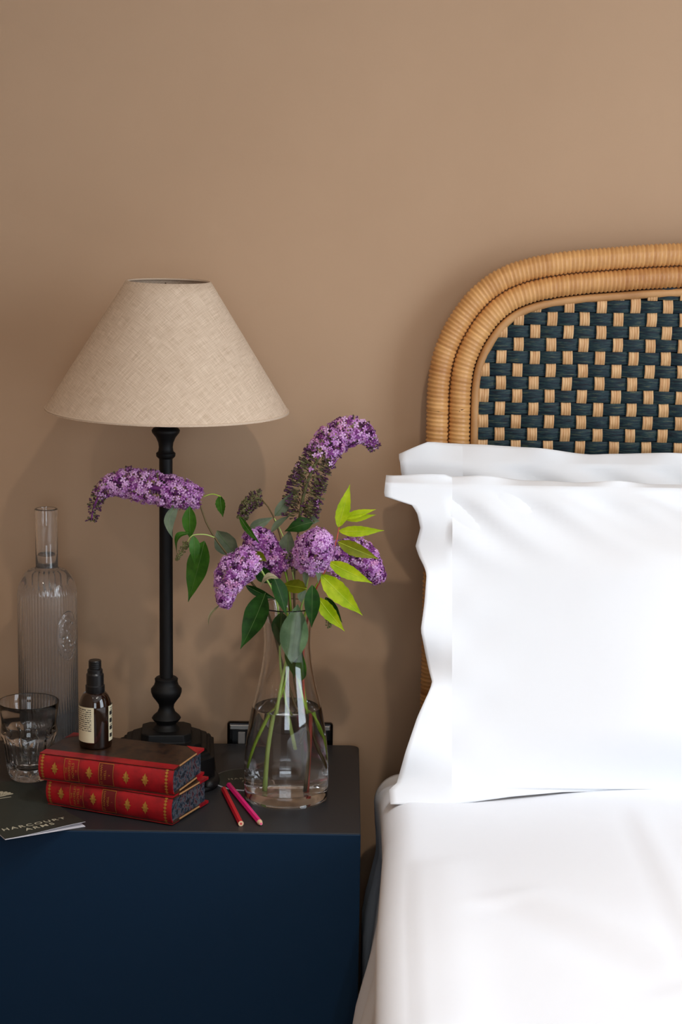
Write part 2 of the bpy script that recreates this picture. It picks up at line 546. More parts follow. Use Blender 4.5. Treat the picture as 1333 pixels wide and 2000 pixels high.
# ------------------------------------------------------------------ wall socket
sx0, sx1, sz1 = -0.158, -0.007, 0.578
so = thing('wall_socket', ((sx0 + sx1) / 2, -0.006, 0.492), 'black nickel double wall socket partly hidden behind the flower vase', 'wall socket')
o = mesh_obj('faceplate', *box(sx0, sx1, -0.012, 0, 0.492, sz1), M['black_nickel'], so, smooth=False)
bevel(o, 0.004, 3)
o = mesh_obj('plate_rim', *join(box(sx0 + 0.004, sx1 - 0.004, -0.0145, -0.011, sz1 - 0.010, sz1 - 0.003), box(sx0 + 0.004, sx1 - 0.004, -0.0145, -0.011, 0.495, 0.502)), M['chrome'], so, smooth=False)
bevel(o, 0.001)
o = mesh_obj('insert', *box(sx0 + 0.008, sx1 - 0.008, -0.0135, -0.011, 0.503, sz1 - 0.0105), M['black_plastic'], so, smooth=False)
for xr in (sx0 + 0.016, sx1 - 0.026):
    o = mesh_obj('rocker_switch', *box(xr, xr + 0.010, -0.0175, -0.012, sz1 - 0.030, sz1 - 0.013), M['grey_plastic'], so, smooth=False)
    bevel(o, 0.001)

# ------------------------------------------------------------------ headboard
HY = -0.05
out_px = [(832, 860), (833, 800), (836, 740), (847, 685), (872, 628), (912, 572), (962, 531), (1022, 506), (1100, 491), (1200, 482), (1333, 474)]
left = [at(px, py, HY) for px, py in out_px]
edge_x = left[0].x
CX = edge_x + 0.80
prof = [Vector((edge_x - 0.001, HY, 0.20)), Vector((edge_x, HY, 0.6))] + [Vector((p.x, HY, p.z)) for p in left]
prof += [Vector((CX - 0.2, HY, left[-1].z + 0.012)), Vector((CX, HY, left[-1].z + 0.015))]
outer = catmull(prof, 10)
outer = outer + [Vector((2 * CX - p.x, HY, p.z)) for p in reversed(outer[:-1])]
outer = resample(outer, n=700)


def offset_path(P, d):
    out = []
    for i, p in enumerate(P):
        t = (P[min(i + 1, len(P) - 1)] - P[max(i - 1, 0)]).normalized()
        out.append(p + Vector((t.z, 0, -t.x)) * d)
    return out


TR = 0.0155
hb = thing('headboard', (CX, HY, 0.2), 'honey rattan headboard with woven teal and natural cane panel', 'headboard')


def wrapped_tube(name, P, radius, pitch, seed):
    rnd = random.Random(seed)
    P = resample(P, step=pitch / 3)
    T, N, B = frames(P)
    seg = 16
    V, Fc, tone = [], [], []
    cur, drift = 0.5, 0.0
    for i, p in enumerate(P):
        ph = i % 3
        if ph == 0:
            drift = 0.97 * drift + rnd.uniform(-0.05, 0.05)
            cur = 0.62 + drift + rnd.uniform(-0.13, 0.13)
            if rnd.random() < 0.012: cur -= 0.45
            rj = rnd.uniform(0.985, 1.015)
        r = radius * (0.90 if ph == 0 else 1.0) * rj
        for k in range(seg):
            a = 2 * math.pi * k / seg
            V.append(p + N[i] * (r * math.cos(a)) + B[i] * (r * math.sin(a)) + T[i] * (0.0012 * math.sin(a)))
            tone.append(min(max(cur - (0.16 if ph == 0 else 0), 0), 1))
    for i in range(len(P) - 1):
        for k in range(seg):
            j = (k + 1) % seg
            Fc.append((i * seg + k, i * seg + j, (i + 1) * seg + j, (i + 1) * seg + k))
    Fc.append(tuple(range(seg - 1, -1, -1)))
    Fc.append(tuple((len(P) - 1) * seg + k for k in range(seg)))
    o = mesh_obj(name, V, Fc, M['rattan_wrap'], hb)
    at_ = o.data.attributes.new('tone', 'FLOAT', 'POINT')
    at_.data.foreach_set('value', tone)
    return o


tag(wrapped_tube('outer_tube', offset_path(outer, TR), TR, 0.0058, 3), 'thick cane-wrapped outer rattan tube')
tag(wrapped_tube('inner_tube', offset_path(outer, TR * 3 - 0.001), TR * 0.96, 0.0058, 8), 'cane-wrapped inner rattan tube')
trim_c = offset_path(outer, TR * 4 + 0.0045)
V, Fc = tube(resample(trim_c, n=400), 0.0058, 8)
o = mesh_obj('inner_trim', V, Fc, M['rattan_core'], hb)
inner = offset_path(outer, TR * 4 + 0.004)
inner = [p for p in inner]
PZ0 = 0.50


def panel_top(x):
    xx = x if x <= CX else 2 * CX - x
    best = PZ0
    for a, b_ in zip(inner[:350], inner[1:351]):
        if a.x <= xx <= b_.x or b_.x <= xx <= a.x:
            t = (xx - a.x) / ((b_.x - a.x) or 1e-9)
            best = max(best, a.z + (b_.z - a.z) * t)
    return best


def panel_left(z):
    for a, b_ in zip(inner[:350], inner[1:351]):
        if a.z <= z <= b_.z: return a.x + (b_.x - a.x) * (z - a.z) / ((b_.z - a.z) or 1e-9)
    return None


CP, RP = 0.02235, 0.01755          # column and row pitch
wx0 = at(977, 1, HY).x
wx0 = at(978, 750, HY).x           # one warp centre
wz0 = at(978, 747, HY).z           # a row centre where that warp lies on top
AMP = 0.0032
rnd = random.Random(5)
pl = inner[40].x
i0, i1 = math.ceil((pl - wx0 + 0.002) / CP), math.floor((2 * CX - pl - wx0 - 0.002) / CP)
for i in range(i0, i1 + 1):
    x = wx0 + i * CP
    zt = panel_top(x)
    if zt < PZ0 + 0.05: continue
    n = int((zt - PZ0) / (RP / 4)) + 1
    V, Fc = [], []
    across = []
    for c in range(4):
        for q, h in ((-0.48, 0.0), (-0.2, 0.0009), (0.2, 0.0009), (0.48, 0.0)):
            across.append(((c - 1.5 + q) * 0.0034, h))
    jx = rnd.uniform(-0.0007, 0.0007)
    for k in range(n + 1):
        z = PZ0 + (zt - PZ0) * k / n
        ph = (z - wz0) / RP
        y = HY - AMP * math.cos(math.pi * (ph + i)) * 1.0 - 0.0006
        for ax, h in across:
            V.append((x + ax + jx + 0.0004 * math.sin(z * 90 + i), y - h, z))
    m = len(across)
    for k in range(n):
        for q in range(m - 1):
            Fc.append((k * m + q, k * m + q + 1, (k + 1) * m + q + 1, (k + 1) * m + q))
    mesh_obj('warp_cane', V, Fc, M['natural_cane'], hb, smooth=True)
j0, j1 = math.ceil((PZ0 - wz0) / RP), math.floor((1.30 - wz0) / RP)
for j in range(j0, j1 + 1):
    z = wz0 + j * RP
    xl = panel_left(z)
    if xl is None: continue
    # ends of the band follow the rounded corner
    V, Fc = [], []
    n = int((2 * (CX - xl)) / (CP / 4))
    fib = [(-0.48, 0), (-0.3, 0.0012), (-0.1, 0.0004), (0.1, 0.0013), (0.3, 0.0004), (0.48, 0.0)]
    for k in range(n + 1):
        x = xl + 2 * (CX - xl) * k / n
        ph = (x - wx0) / CP
        y = HY + AMP * math.cos(math.pi * (ph + j))
        for q, h in fib:
            wob = 0.0011 * noise.noise(Vector((x * 25, j * 3.1, q * 2)))
            V.append((x, y - h - 0.0004 * noise.noise(Vector((x * 120, q * 9, j))), z + q * RP * 1.0 + wob))
    m = len(fib)
    for k in range(n):
        for q in range(m - 1):
            Fc.append((k * m + q, (k + 1) * m + q, (k + 1) * m + q + 1, k * m + q + 1))
    mesh_obj('rush_strip', V, Fc, M['dyed_rush'], hb, smooth=True)
# dark backing board behind the weave
ins = [p for p in offset_path(outer, TR * 3)][30:-30]
V = [(p.x, HY + 0.008, p.z) for p in ins] + [(p.x, HY + 0.012, p.z) for p in ins]
n = len(ins)
Fc = [tuple(range(n)), tuple(range(2 * n - 1, n - 1, -1))] + [(i, n + i, n + (i + 1) % n, (i + 1) % n) for i in range(n)]
mesh_obj('backing_board', V, Fc, M['rush_backing'], hb, smooth=False)

# ------------------------------------------------------------------ bed, duvet, pillows
bed = thing('bed', (CX, -1.05, 0), 'double bed base with mattress hidden under the white duvet', 'bed')
o = mesh_obj('bed_base', *box(0.135, 2 * CX - 0.135, -2.05, -0.08, 0.06, 0.27), M['valance'], bed, smooth=False); bevel(o, 0.01)
o = mesh_obj('mattress', *box(0.13, 2 * CX - 0.13, -2.05, -0.08, 0.27, 0.525), M['mattress_ticking'], bed, smooth=False); bevel(o, 0.04, 4)
for x in (0.2, 2 * CX - 0.2):
    for y in (-1.95, -0.2):
        mesh_obj('foot', *lathe([(0, 0), (0.025, 0), (0.03, 0.06), (0, 0.06)], x, y, 16), M['black_plastic'], bed)

# duvet: a thick quilt, rounded over the left side of the bed and hanging down
EY = [-2.15, -1.30, -1.04, -0.80, -0.60, -0.45, -0.34, -0.24, -0.10]
EX = [0.030, 0.033, 0.037, 0.042, 0.050, 0.056, 0.056, 0.054, 0.050]
Y_A, Y_B = -0.13, -2.12


def duvet_pt(s, y):
    """s: distance along the cross profile, 0 at the hem of the left side, growing over the top to the right"""
    xe = interp(EX and EY, EX, y)
    zt = 0.584 + 0.034 * sstep(-0.42, -0.95, y)
    zt -= 0.040 * sstep(-0.32, -0.14, y)
    R, SIDE = 0.040, 0.40
    flare = 0.16
    cxr, czr = xe + R, zt - R
    wav = 0.011 * math.sin(y * 31 + 1.3 * math.sin(y * 9)) + 0.006 * math.sin(y * 77)
    if s < SIDE:                       # hanging side
        d = SIDE - s
        a = 1 - sstep(-0.05, 0.25, d)
        x = xe - flare * min(d, 0.18) - 0.05 * max(d - 0.18, 0) + wav * sstep(0, 0.25, d)
        x += 0.012 * sstep(0, 0.06, d)
        x = max(x, 0.036 - 0.2 * sstep(-0.40, -0.55, y))          # keeps clear of the bedside table
        return Vector((x, y, czr - d))
    arc = R * math.pi / 2
    if s < SIDE + arc:
        a = (s - SIDE) / R
        return Vector((cxr - R * math.cos(a), y, czr + R * math.sin(a)))
    x = cxr + (s - SIDE - arc)
    z = zt
    u_ = x - xe
    z += 0.022 * sstep(0.05, 0.40, u_) + 0.008 * noise.noise(Vector((x * 3.1, y * 2.3, 1.7))) * sstep(0.0, 0.2, u_)
    z += 0.016 * math.sin(min(u_ / 0.9, 1) * math.pi) * sstep(-0.4, -0.9, y)
    # soft folds
    for (xa, ya, xb, yb, wd, hg) in ((0.345, -0.47, 0.325, -1.05, 0.010, -0.0022), (0.36, -0.47, 0.34, -1.05, 0.016, 0.003),
                                     (0.17, -0.80, 0.30, -1.05, 0.030, -0.004), (0.19, -0.76, 0.33, -1.0, 0.030, 0.003),
                                     (0.12, -0.62, 0.11, -1.1, 0.03, 0.004)):
        ab = Vector((xb - xa, yb - ya)); ap = Vector((x - xa, y - ya))
        t = min(max(ap.dot(ab) / ab.dot(ab), -0.2), 1.2)
        dd = (ap - ab * t).length
        z += hg * math.exp(-(dd / wd) ** 2) * (1 - sstep(0.9, 1.2, abs(t - 0.5) * 2))
    return Vector((x, y, z))


S_END = 0.40 + 0.040 * math.pi / 2 + 1.40
ss = [0.40 * k / 14 for k in range(14)] + [0.40 + 0.040 * math.pi / 2 * k / 10 for k in range(10)] + [0.40 + 0.040 * math.pi / 2 + 1.40 * (k / 130) for k in range(131)]
ys = [Y_A + (Y_B - Y_A) * k / 240 for k in range(241)]
V, Fc = [], []
for y in ys:
    for s in ss: V.append(duvet_pt(s, y))
m = len(ss)
for i in range(len(ys) - 1):
    for k in range(m - 1): Fc.append((i * m + k, (i + 1) * m + k, (i + 1) * m + k + 1, i * m + k + 1))
duvet = mesh_obj('duvet', V, Fc, M['cotton_duvet'], origin=(CX, -1.1, 0.55))
tag(duvet, 'plump white cotton duvet spread over the bed', 'duvet')
so_ = duvet.modifiers.new('thickness', 'SOLIDIFY')
so_.thickness, so_.offset = 0.03, -1


def plane_uv(px, py, Yb, Zb, dy, dz):
    """pixel ray hitting the pillow's leaning plane: returns x and distance s up the plane"""
    d = ray(px, py)
    n = Vector((0, -dz, dy))
    t = (Vector((0, Yb, Zb)) - CAM).dot(n) / d.dot(n)
    p = CAM + d * t
    return p.x, (p.y - Yb) * dy + (p.z - Zb) * dz


def pillow(name, label, bot, top, left_px, top_px, bot_px, seam_px, right_x, fb, bb, seed, fl_w):
    L = math.hypot(top[0] - bot[0], top[1] - bot[1])
    dy, dz = (top[0] - bot[0]) / L, (top[1] - bot[1]) / L
    Yb, Zb = bot
    uv = lambda p: plane_uv(p[0], p[1], Yb, Zb, dy, dz)
    lf = sorted([uv(p)[::-1] for p in left_px])
    ls, lx = [a for a, _ in lf], [b_ for _, b_ in lf]
    tp = [uv(p) for p in top_px]; tx, ts = [a for a, _ in tp], [b_ for _, b_ in tp]
    bp_ = [uv(p) for p in bot_px]; bx, bs = [a for a, _ in bp_], [b_ for _, b_ in bp_]
    sx_, s_top = uv(seam_px)
    s_bot = 0.03
    nF, nB, mF, mB = 9, 84, 6, 70
    us = [('L', k / nF) for k in range(nF)] + [('B', k / nB) for k in range(nB)] + [('R', k / nF) for k in range(nF + 1)]
    vs = [('L', k / mF) for k in range(mF)] + [('B', k / mB) for k in range(mB)] + [('R', k / mF) for k in range(mF + 1)]
    rows = {0: [], 1: []}
    n = Vector((0, -dz, dy))
    for side in (0, 1):
        for (vk, vt) in vs:
            for (uk, ut) in us:
                # first the straight positions
                xs = sx_ if uk == 'L' else (sx_ + (right_x - sx_) * ut if uk == 'B' else right_x + 0.05 * ut)
                st, sb = interp(tx, ts, xs), interp(bx, bs, xs)
                if vk == 'L': s = sb + (s_bot - sb) * vt
                elif vk == 'B': s = s_bot + (s_top - s_bot) * vt
                else: s = s_top + (st - s_top) * vt
                fe = 0.0
                if uk == 'L':
                    xl = interp(ls, lx, s)
                    x = xl + (sx_ - xl) * ut
                    fe = 1 - ut
                    if vk == 'R':
                        s = s_top + (interp(tx, ts, x) - s_top) * vt
                else:
                    x = xs
                    if uk == 'R': fe = ut
                if vk == 'R': fe = max(fe, vt)
                off = (0.0012 if side == 0 else -0.0012)
                body = uk == 'B' and vk == 'B'
                if body:
                    e = lambda t: sstep(-0.015, 0.5, min(t, 1 - t))
                    eb = lambda t: min(sstep(-0.06, 0.20, t), sstep(0, 0.34, 1 - t))
                    # a stuffed body: full in the middle, thin at the seams
                    b_ = e(ut) * eb(vt)
                    off += (fb if side == 0 else -bb) * b_
                    g = Vector((x * 7, s * 7, seed + side))
                    off += 0.006 * noise.noise(g) * b_
                    # gathers running in from the top seam
                    tw = max(0.0, 1 - (1 - vt) / 0.30)
                    off += 0.0095 * tw * math.sin(x * 62 + s * 85 + 2.0 * noise.noise(g * 0.6)) * min(1, (1 - vt) * 14) * (1 if side == 0 else 0.3)
                    tl = max(0.0, 1 - ut / 0.10)
                    off += 0.0028 * tl * math.sin(s * 70 + seed) * min(1, ut * 30)
                else:
                    wv_ = math.sin(s * 40 + seed * 1.7) * 0.011 + math.sin(s * 83 + seed) * 0.005
                    if uk == 'L': off += wv_ * fe * fl_w
                    if vk == 'R': off += vt * (0.007 * math.sin(x * 34 + seed) + 0.004 * math.sin(x * 75)) - vt * 0.012
                P = Vector((x, Yb + s * dy, Zb + s * dz)) + n * off
                rows[side].append(P)
    m = len(us); r = len(vs)
    isb = lambda iu, iv: nF <= iu < nF + nB and mF <= iv          # the body runs on into the top hem

    def build(nm, want, parent):
        V, Fc, used = [], [], {}

        def vid(side, i):
            k = (side, i)
            if k not in used:
                used[k] = len(V); V.append(rows[side][i])
            return used[k]
        for iv in range(r - 1):
            for iu in range(m - 1):
                if isb(iu, iv) != want: continue
                q = (iv * m + iu, iv * m + iu + 1, (iv + 1) * m + iu + 1, (iv + 1) * m + iu)
                Fc.append(tuple(vid(0, a) for a in q))
                Fc.append(tuple(vid(1, a) for a in reversed(q)))
        if True:
            loop = [iu for iu in range(m)] + [iv * m + m - 1 for iv in range(1, r)] + [(r - 1) * m + iu for iu in range(m - 2, -1, -1)] + [iv * m for iv in range(r - 2, 0, -1)]
            for a, b_ in zip(loop, loop[1:] + loop[:1]):
                ca_, cb_ = (a % m, a // m), (b_ % m, b_ // m)
                cell = (min(ca_[0], cb_[0], m - 2), min(ca_[1], cb_[1], r - 2))
                if isb(*cell) == want: Fc.append((vid(0, b_), vid(0, a), vid(1, a), vid(1, b_)))
        return mesh_obj(nm, V, Fc, M['cotton'], parent)
    t = thing(name, (sx_ + 0.3, (bot[0]), Zb), label, 'pillow')
    build('pillow_body', True, t)
    tag(build('flange', False, t), 'flat stitched border of the pillowcase')
    return t


pillow('pillow', 'plump white pillow with wavy flange in front, resting on the duvet', (-0.375, 0.575), (-0.205, 0.975),
       [(763, 1568), (761, 1540), (776, 1528), (792, 1470), (815, 1402), (838, 1352), (845, 1332), (836, 1290), (822, 1232), (829, 1180), (833, 1125), (829, 1108), (820, 1085), (813, 1062), (822, 1030), (816, 1005), (806, 988), (775, 978), (750, 970), (752, 950), (755, 925)],
       [(755, 925), (850, 926), (1000, 930), (1120, 937), (1333, 942)],
       [(765, 1570), (800, 1583), (900, 1570), (1000, 1556), (1100, 1547), (1333, 1543)],
       (884, 948), 0.87, 0.070, 0.040, 2.0, 1.0)
pillow('pillow', 'white pillow behind, leaning against the woven headboard with only its top showing', (-0.235, 0.575), (-0.115, 0.985),
       [(780, 885), (784, 925), (800, 960), (840, 1000), (862, 1100), (866, 1520)],
       [(780, 886), (838, 862), (900, 863), (1000, 869), (1080, 878), (1160, 885), (1250, 882), (1333, 885)],
       [(766, 1500), (1333, 1500)],
       (905, 905), 0.88, 0.050, 0.028, 5.0, 0.5)

# ------------------------------------------------------------------ table lamp
LX, LY = -0.230, -0.172
lamp = thing('table_lamp', (LX, LY, TZ), 'table lamp with conical oatmeal linen shade on a slim black column', 'lamp')


def clipped_square(h, c):
    return [(h, -h + c), (h, h - c), (h - c, h), (-h + c, h), (-h, h - c), (-h, -h + c), (-h + c, -h), (h - c, -h)]


tiers = [(0.065, TZ, TZ + 0.040), (0.059, TZ + 0.040, TZ + 0.045), (0.055, TZ + 0.045, TZ + 0.050), (0.047, TZ + 0.050, TZ + 0.055), (0.034, TZ + 0.055, TZ + 0.066)]
V, Fc = [], []
rot = math.radians(4)
loops = []
for h, z0, z1 in tiers:
    for z in (z0, z1):
        hh = h if z == z0 else h - 0.0015
        lp = []
        for x, y in clipped_square(hh, h * 0.28):
            lp.append(len(V))
            V.append((LX + x * math.cos(rot) - y * math.sin(rot), LY + x * math.sin(rot) + y * math.cos(rot), z))
        loops.append(lp)
Fc.append(tuple(reversed(loops[0])))
for a, b_ in zip(loops[:-1], loops[1:]):
    for i in range(8): Fc.append((a[i], a[(i + 1) % 8], b_[(i + 1) % 8], b_[i]))
Fc.append(tuple(loops[-1]))
o = mesh_obj('base', V, Fc, M['black_iron'], lamp, smooth=False)
bevel(o, 0.0015, 2)
zb = TZ + 0.066
o = mesh_obj('baluster', *lathe([(0, zb - 0.002), (0.020, zb - 0.002), (0.0165, zb + 0.003), (0.0135, zb + 0.006), (0.0135, zb + 0.008), (0.0175, zb + 0.012), (0.0195, zb + 0.015), (0.0175, zb + 0.018),
                                 (0.012, zb + 0.023), (0.0098, zb + 0.029), (0.0105, zb + 0.034), (0.014, zb + 0.039), (0.0185, zb + 0.045), (0.0205, zb + 0.051), (0.0205, zb + 0.055),
                                 (0.0165, zb + 0.060), (0.0150, zb + 0.065), (0.0155, zb + 0.069), (0.0135, zb + 0.071), (0, zb + 0.071)], LX, LY, 40), M['black_iron'], lamp)
sharp(o, 50)
z0, z1 = zb + 0.069, 0.985
mesh_obj('column', *lathe([(0, z0), (0.0090, z0), (0.0088, z1), (0, z1)], LX, LY, 32), M['black_iron'], lamp)
sharp(lamp.children[-1])
o = mesh_obj('capital', *lathe([(0, z1 - 0.003), (0.0095, z1 - 0.003), (0.0125, z1), (0.0128, z1 + 0.004), (0.0100, z1 + 0.0065), (0.0092, z1 + 0.012), (0.0100, z1 + 0.018), (0.0130, z1 + 0.025),
                                (0.0178, z1 + 0.031), (0.0186, z1 + 0.034), (0.0165, z1 + 0.037), (0.0095, z1 + 0.0385), (0.0090, z1 + 0.047), (0, z1 + 0.047)], LX, LY, 40), M['black_iron'], lamp)
sharp(o, 50)
z2 = z1 + 0.046
mesh_obj('lamp_holder', *lathe([(0, z2), (0.013, z2), (0.0145, z2 + 0.006), (0.0145, z2 + 0.045), (0.012, z2 + 0.05), (0, z2 + 0.05)], LX, LY, 24), M['black_plastic'], lamp)
zz = z2 + 0.048
mesh_obj('bulb', *lathe([(0, zz), (0.012, zz), (0.014, zz + 0.012), (0.022, zz + 0.03), (0.0225, zz + 0.042), (0.016, zz + 0.056), (0.006, zz + 0.062), (0, zz + 0.0625)], LX, LY, 24), M['bulb_glass'], lamp)
# shade, tipped a little
SZ0, SZ1, SR0, SR1 = 1.046, 1.213, 0.1588, 0.0545
seg = 96
tilt = Matrix.Translation((LX + 0.002, LY, SZ0)) @ Matrix.Rotation(math.radians(0.7), 4, 'Y') @ Matrix.Translation((-LX, -LY, -SZ0))
V, Fc, UV = [], [], []
nr = 12
th_ = 0.0013
for side in (0, 1):
    for k in range(nr + 1):
        t = k / nr
        r = SR0 + (SR1 - SR0) * t - (th_ if side else 0)
        for i in range(seg):
            a = 2 * math.pi * i / seg
            V.append(tilt @ Vector((LX + r * math.cos(a), LY + r * math.sin(a), SZ0 + (SZ1 - SZ0) * t)))
base1 = (nr + 1) * seg
for k in range(nr):
    for i in range(seg):
        j = (i + 1) % seg
        Fc.append((k * seg + i, k * seg + j, (k + 1) * seg + j, (k + 1) * seg + i))
        Fc.append((base1 + k * seg + j, base1 + k * seg + i, base1 + (k + 1) * seg + i, base1 + (k + 1) * seg + j))
for i in range(seg):
    j = (i + 1) % seg
    Fc.append((j, i, base1 + i, base1 + j))
    Fc.append((nr * seg + i, nr * seg + j, base1 + nr * seg + j, base1 + nr * seg + i))
shade = mesh_obj('shade', V, Fc, M['linen'], lamp)
tag(shade, 'conical oatmeal linen shade')
uvl = shade.data.uv_layers.new(name='UVMap')
slant = math.hypot(SZ1 - SZ0, SR0 - SR1)
apex = slant * SR0 / (SR0 - SR1)
for poly in shade.data.polygons:
    for li in poly.loop_indices:
        vi = shade.data.loops[li].vertex_index % base1
        k, i = divmod(vi, seg)
        a = 2 * math.pi * ((i - seg // 4) % seg) / seg - math.pi     # unrolled cone, cut at the back
        rho = apex - slant * k / nr
        ang = a * SR0 / apex
        uvl.data[li].uv = (rho * math.sin(ang) * 1.0 + 0.5, -rho * math.cos(ang) * 1.0 + 0.5)
sharp(shade, 60)
for zr, rr, nm in ((SZ0 + 0.0015, SR0 - 0.0012, 'lower_wire'), (SZ1 - 0.0015, SR1 - 0.0008, 'upper_wire')):
    P = [tilt @ Vector((LX + rr * math.cos(2 * math.pi * i / 64), LY + rr * math.sin(2 * math.pi * i / 64), zr)) for i in range(65)]
    mesh_obj(nm, *tube(P, 0.0013, 6, False), M['linen'], shade)
V, Fc = [], []
for k in range(3):
    a = 2 * math.pi * k / 3 + math.radians(95)
    V2, F2 = tube([Vector((LX + 0.012 * math.cos(a), LY + 0.012 * math.sin(a), z2 + 0.05)), Vector((LX + SR1 * 0.96 * math.cos(a), LY + SR1 * 0.96 * math.sin(a), SZ1 - 0.006))], 0.001, 6)
    V, Fc = join((V, Fc), (V2, F2))
mesh_obj('shade_carrier', V, Fc, M['chrome'], lamp)
# cord: leaves the base at the back, rises in a small hump and trails across the table
P = catmull([(LX + 0.050, LY + 0.03, TZ + 0.012), at(398, 1456, -0.13), at(405, 1437, -0.12), at(410, 1445, -0.135), (-0.168, -0.155, TZ + 0.006), (-0.166, -0.19, TZ + 0.0032), (-0.163, -0.225, TZ + 0.0032), (-0.185, -0.25, TZ + 0.0032)], 8)
mesh_obj('cord', *tube(P, 0.0030, 10), M['black_rubber'], lamp)
sw = mesh_obj('inline_switch', *tube(resample(catmull([(-0.1665, -0.185, TZ + 0.0072), (-0.163, -0.215, TZ + 0.0072), (-0.172, -0.238, TZ + 0.0072)], 6), n=14), lambda t: 0.0060 * (1 - (2 * t - 1) ** 6) ** 0.4 + 0.0012, 12), M['black_rubber'], lamp)

# ------------------------------------------------------------------ glass water bottle
WX, WY = at(95.5, 1400, -0.115).x, -0.115
wb = thing('water_bottle', (WX, WY, TZ), 'tall ribbed clear glass water bottle standing behind the tumbler', 'bottle')
zt_ = at(95, 993, WY).z
zn = at(95, 1110, WY).z
zs = at(95, 1160, WY).z
RB, RN = 0.0398, 0.0150
NR = 60


def rib(r, z, th, k):
    body = sstep(zs + 0.012, zs - 0.004, z) * sstep(TZ + 0.004, TZ + 0.012, z)
    # smooth oval patch for the medallion
    da = (th - math.radians(-38) + math.pi) % (2 * math.pi) - math.pi
    med = max(0.0, 1 - (da / 0.50) ** 2 - ((z - zmed) / 0.036) ** 2)
    return r + 0.0016 * body * (math.sqrt(abs(math.sin(th * NR / 2))) - 0.6) * (1 - sstep(0, 0.15, med))


zmed = at(140, 1240, WY - 0.02).z
sh = []
for k in range(9):
    a = math.radians(90 * k / 8)
    sh.append((RN + 0.002 + (RB - RN - 0.002) * math.cos(a), zs + (zn - zs) * math.sin(a)))
outer_p = [(0, TZ), (RB - 0.006, TZ), (RB - 0.001, TZ + 0.003), (RB, TZ + 0.008)] + [(RB, TZ + 0.008 + (zs - TZ - 0.008) * k / 30) for k in range(1, 30)] + sh
outer_p += [(RN, zn + 0.003), (RN, zt_ - 0.012), (RN + 0.0006, zt_ - 0.010), (RN + 0.0006, zt_ - 0.001), (RN - 0.001, zt_)]
inner_p = [(RN - 0.0024, zt_), (RN - 0.0028, zt_ - 0.002), (RN - 0.0028, zn + 0.002)]
shi = []
for k in range(9):
    a = math.radians(90 - 90 * k / 8)
    shi.append((RN - 0.0018 + (RB - 0.003 - RN + 0.0018) * math.cos(a), zs + (zn - zs - 0.003) * math.sin(a)))
inner_p += shi + [(RB - 0.003, TZ + 0.014), (RB - 0.008, TZ + 0.008), (0, TZ + 0.010)]
V, Fc = lathe(outer_p + inner_p, WX, WY, NR * 8, lambda r, z, th, k: rib(r, z, th, k) if k < len(outer_p) else r)
o = sharp(mesh_obj('bottle_glass', V, Fc, M['glass_bottle'], wb), 50)
zw = at(95, 1084, WY).z
e_ = 0.0003
wp = [(0, TZ + 0.0097), (RB - 0.008 + e_, TZ + 0.0077), (RB - 0.003 + e_, TZ + 0.014)] + [(r + e_, z) for r, z in reversed(shi)] + [(RN - 0.0028 + e_, zn + 0.002), (RN - 0.0028 + e_, zw + 0.001), (RN - 0.0045, zw), (0, zw)]
sharp(mesh_obj('water', *lathe(wp, WX, WY, 64), M['water'], wb), 30)
# embossed oval medallion, a shield with a beaded border
V, Fc = [], []
nu, nv = 36, 44
a_c = math.radians(-38)
for iv in range(nv + 1):
    for iu in range(nu + 1):
        p, q = 2 * iu / nu - 1, 2 * iv / nv - 1
        # square to disc
        X, Y_ = p * math.sqrt(1 - q * q / 2), q * math.sqrt(1 - p * p / 2)
        rr = math.hypot(X, Y_)
        h = 0.0012 * math.sqrt(max(0, 1 - rr ** 4))
        h += 0.0009 * math.exp(-((rr - 0.86) / 0.06) ** 2) + 0.0026 * abs(noise.noise(Vector((X * 4, Y_ * 6, 3)))) * (1 - sstep(0.62, 0.8, rr))
        r = RB - 0.0004 + h
        th = a_c + X * 0.47
        V.append((WX + r * math.cos(th), WY + r * math.sin(th), zmed + Y_ * 0.034))
for iv in range(nv):
    for iu in range(nu):
        k = iv * (nu + 1) + iu
        Fc.append((k, k + 1, k + nu + 2, k + nu + 1))
o = mesh_obj('medallion', V, Fc, M['glass_bottle'], wb)
sd = o.modifiers.new('thickness', 'SOLIDIFY'); sd.thickness = 0.0012; sd.offset = -1

# ------------------------------------------------------------------ faceted tumbler
g0 = on_z(58, 1521)
GX, GY = g0.x, g0.y
TB = TZ + 0.0020
gh = at(62, 1369, GY).z - TB
tum = thing('tumbler', (GX, GY, TB), 'empty clear faceted glass tumbler beside the stacked red books', 'glass')
NF = 9


def facet(r, z, th, k):
    h = (z - TB) / gh
    ph = (th * NF / (2 * math.pi)) % 1.0
    u_ = (ph - 0.5) * 2 * math.pi / NF
    flat = math.cos(math.pi / NF) / math.cos(u_)
    arch = 0.60 - 0.10 * (2 * abs(ph - 0.5)) ** 2          # scalloped top of each facet
    f_ = sstep(arch + 0.03, arch - 0.03, h) * sstep(0.02, 0.12, h)
    return r * (1 + (flat - 1) * f_) + 0.0010 * f_ * (abs(ph - 0.5) > 0.45)


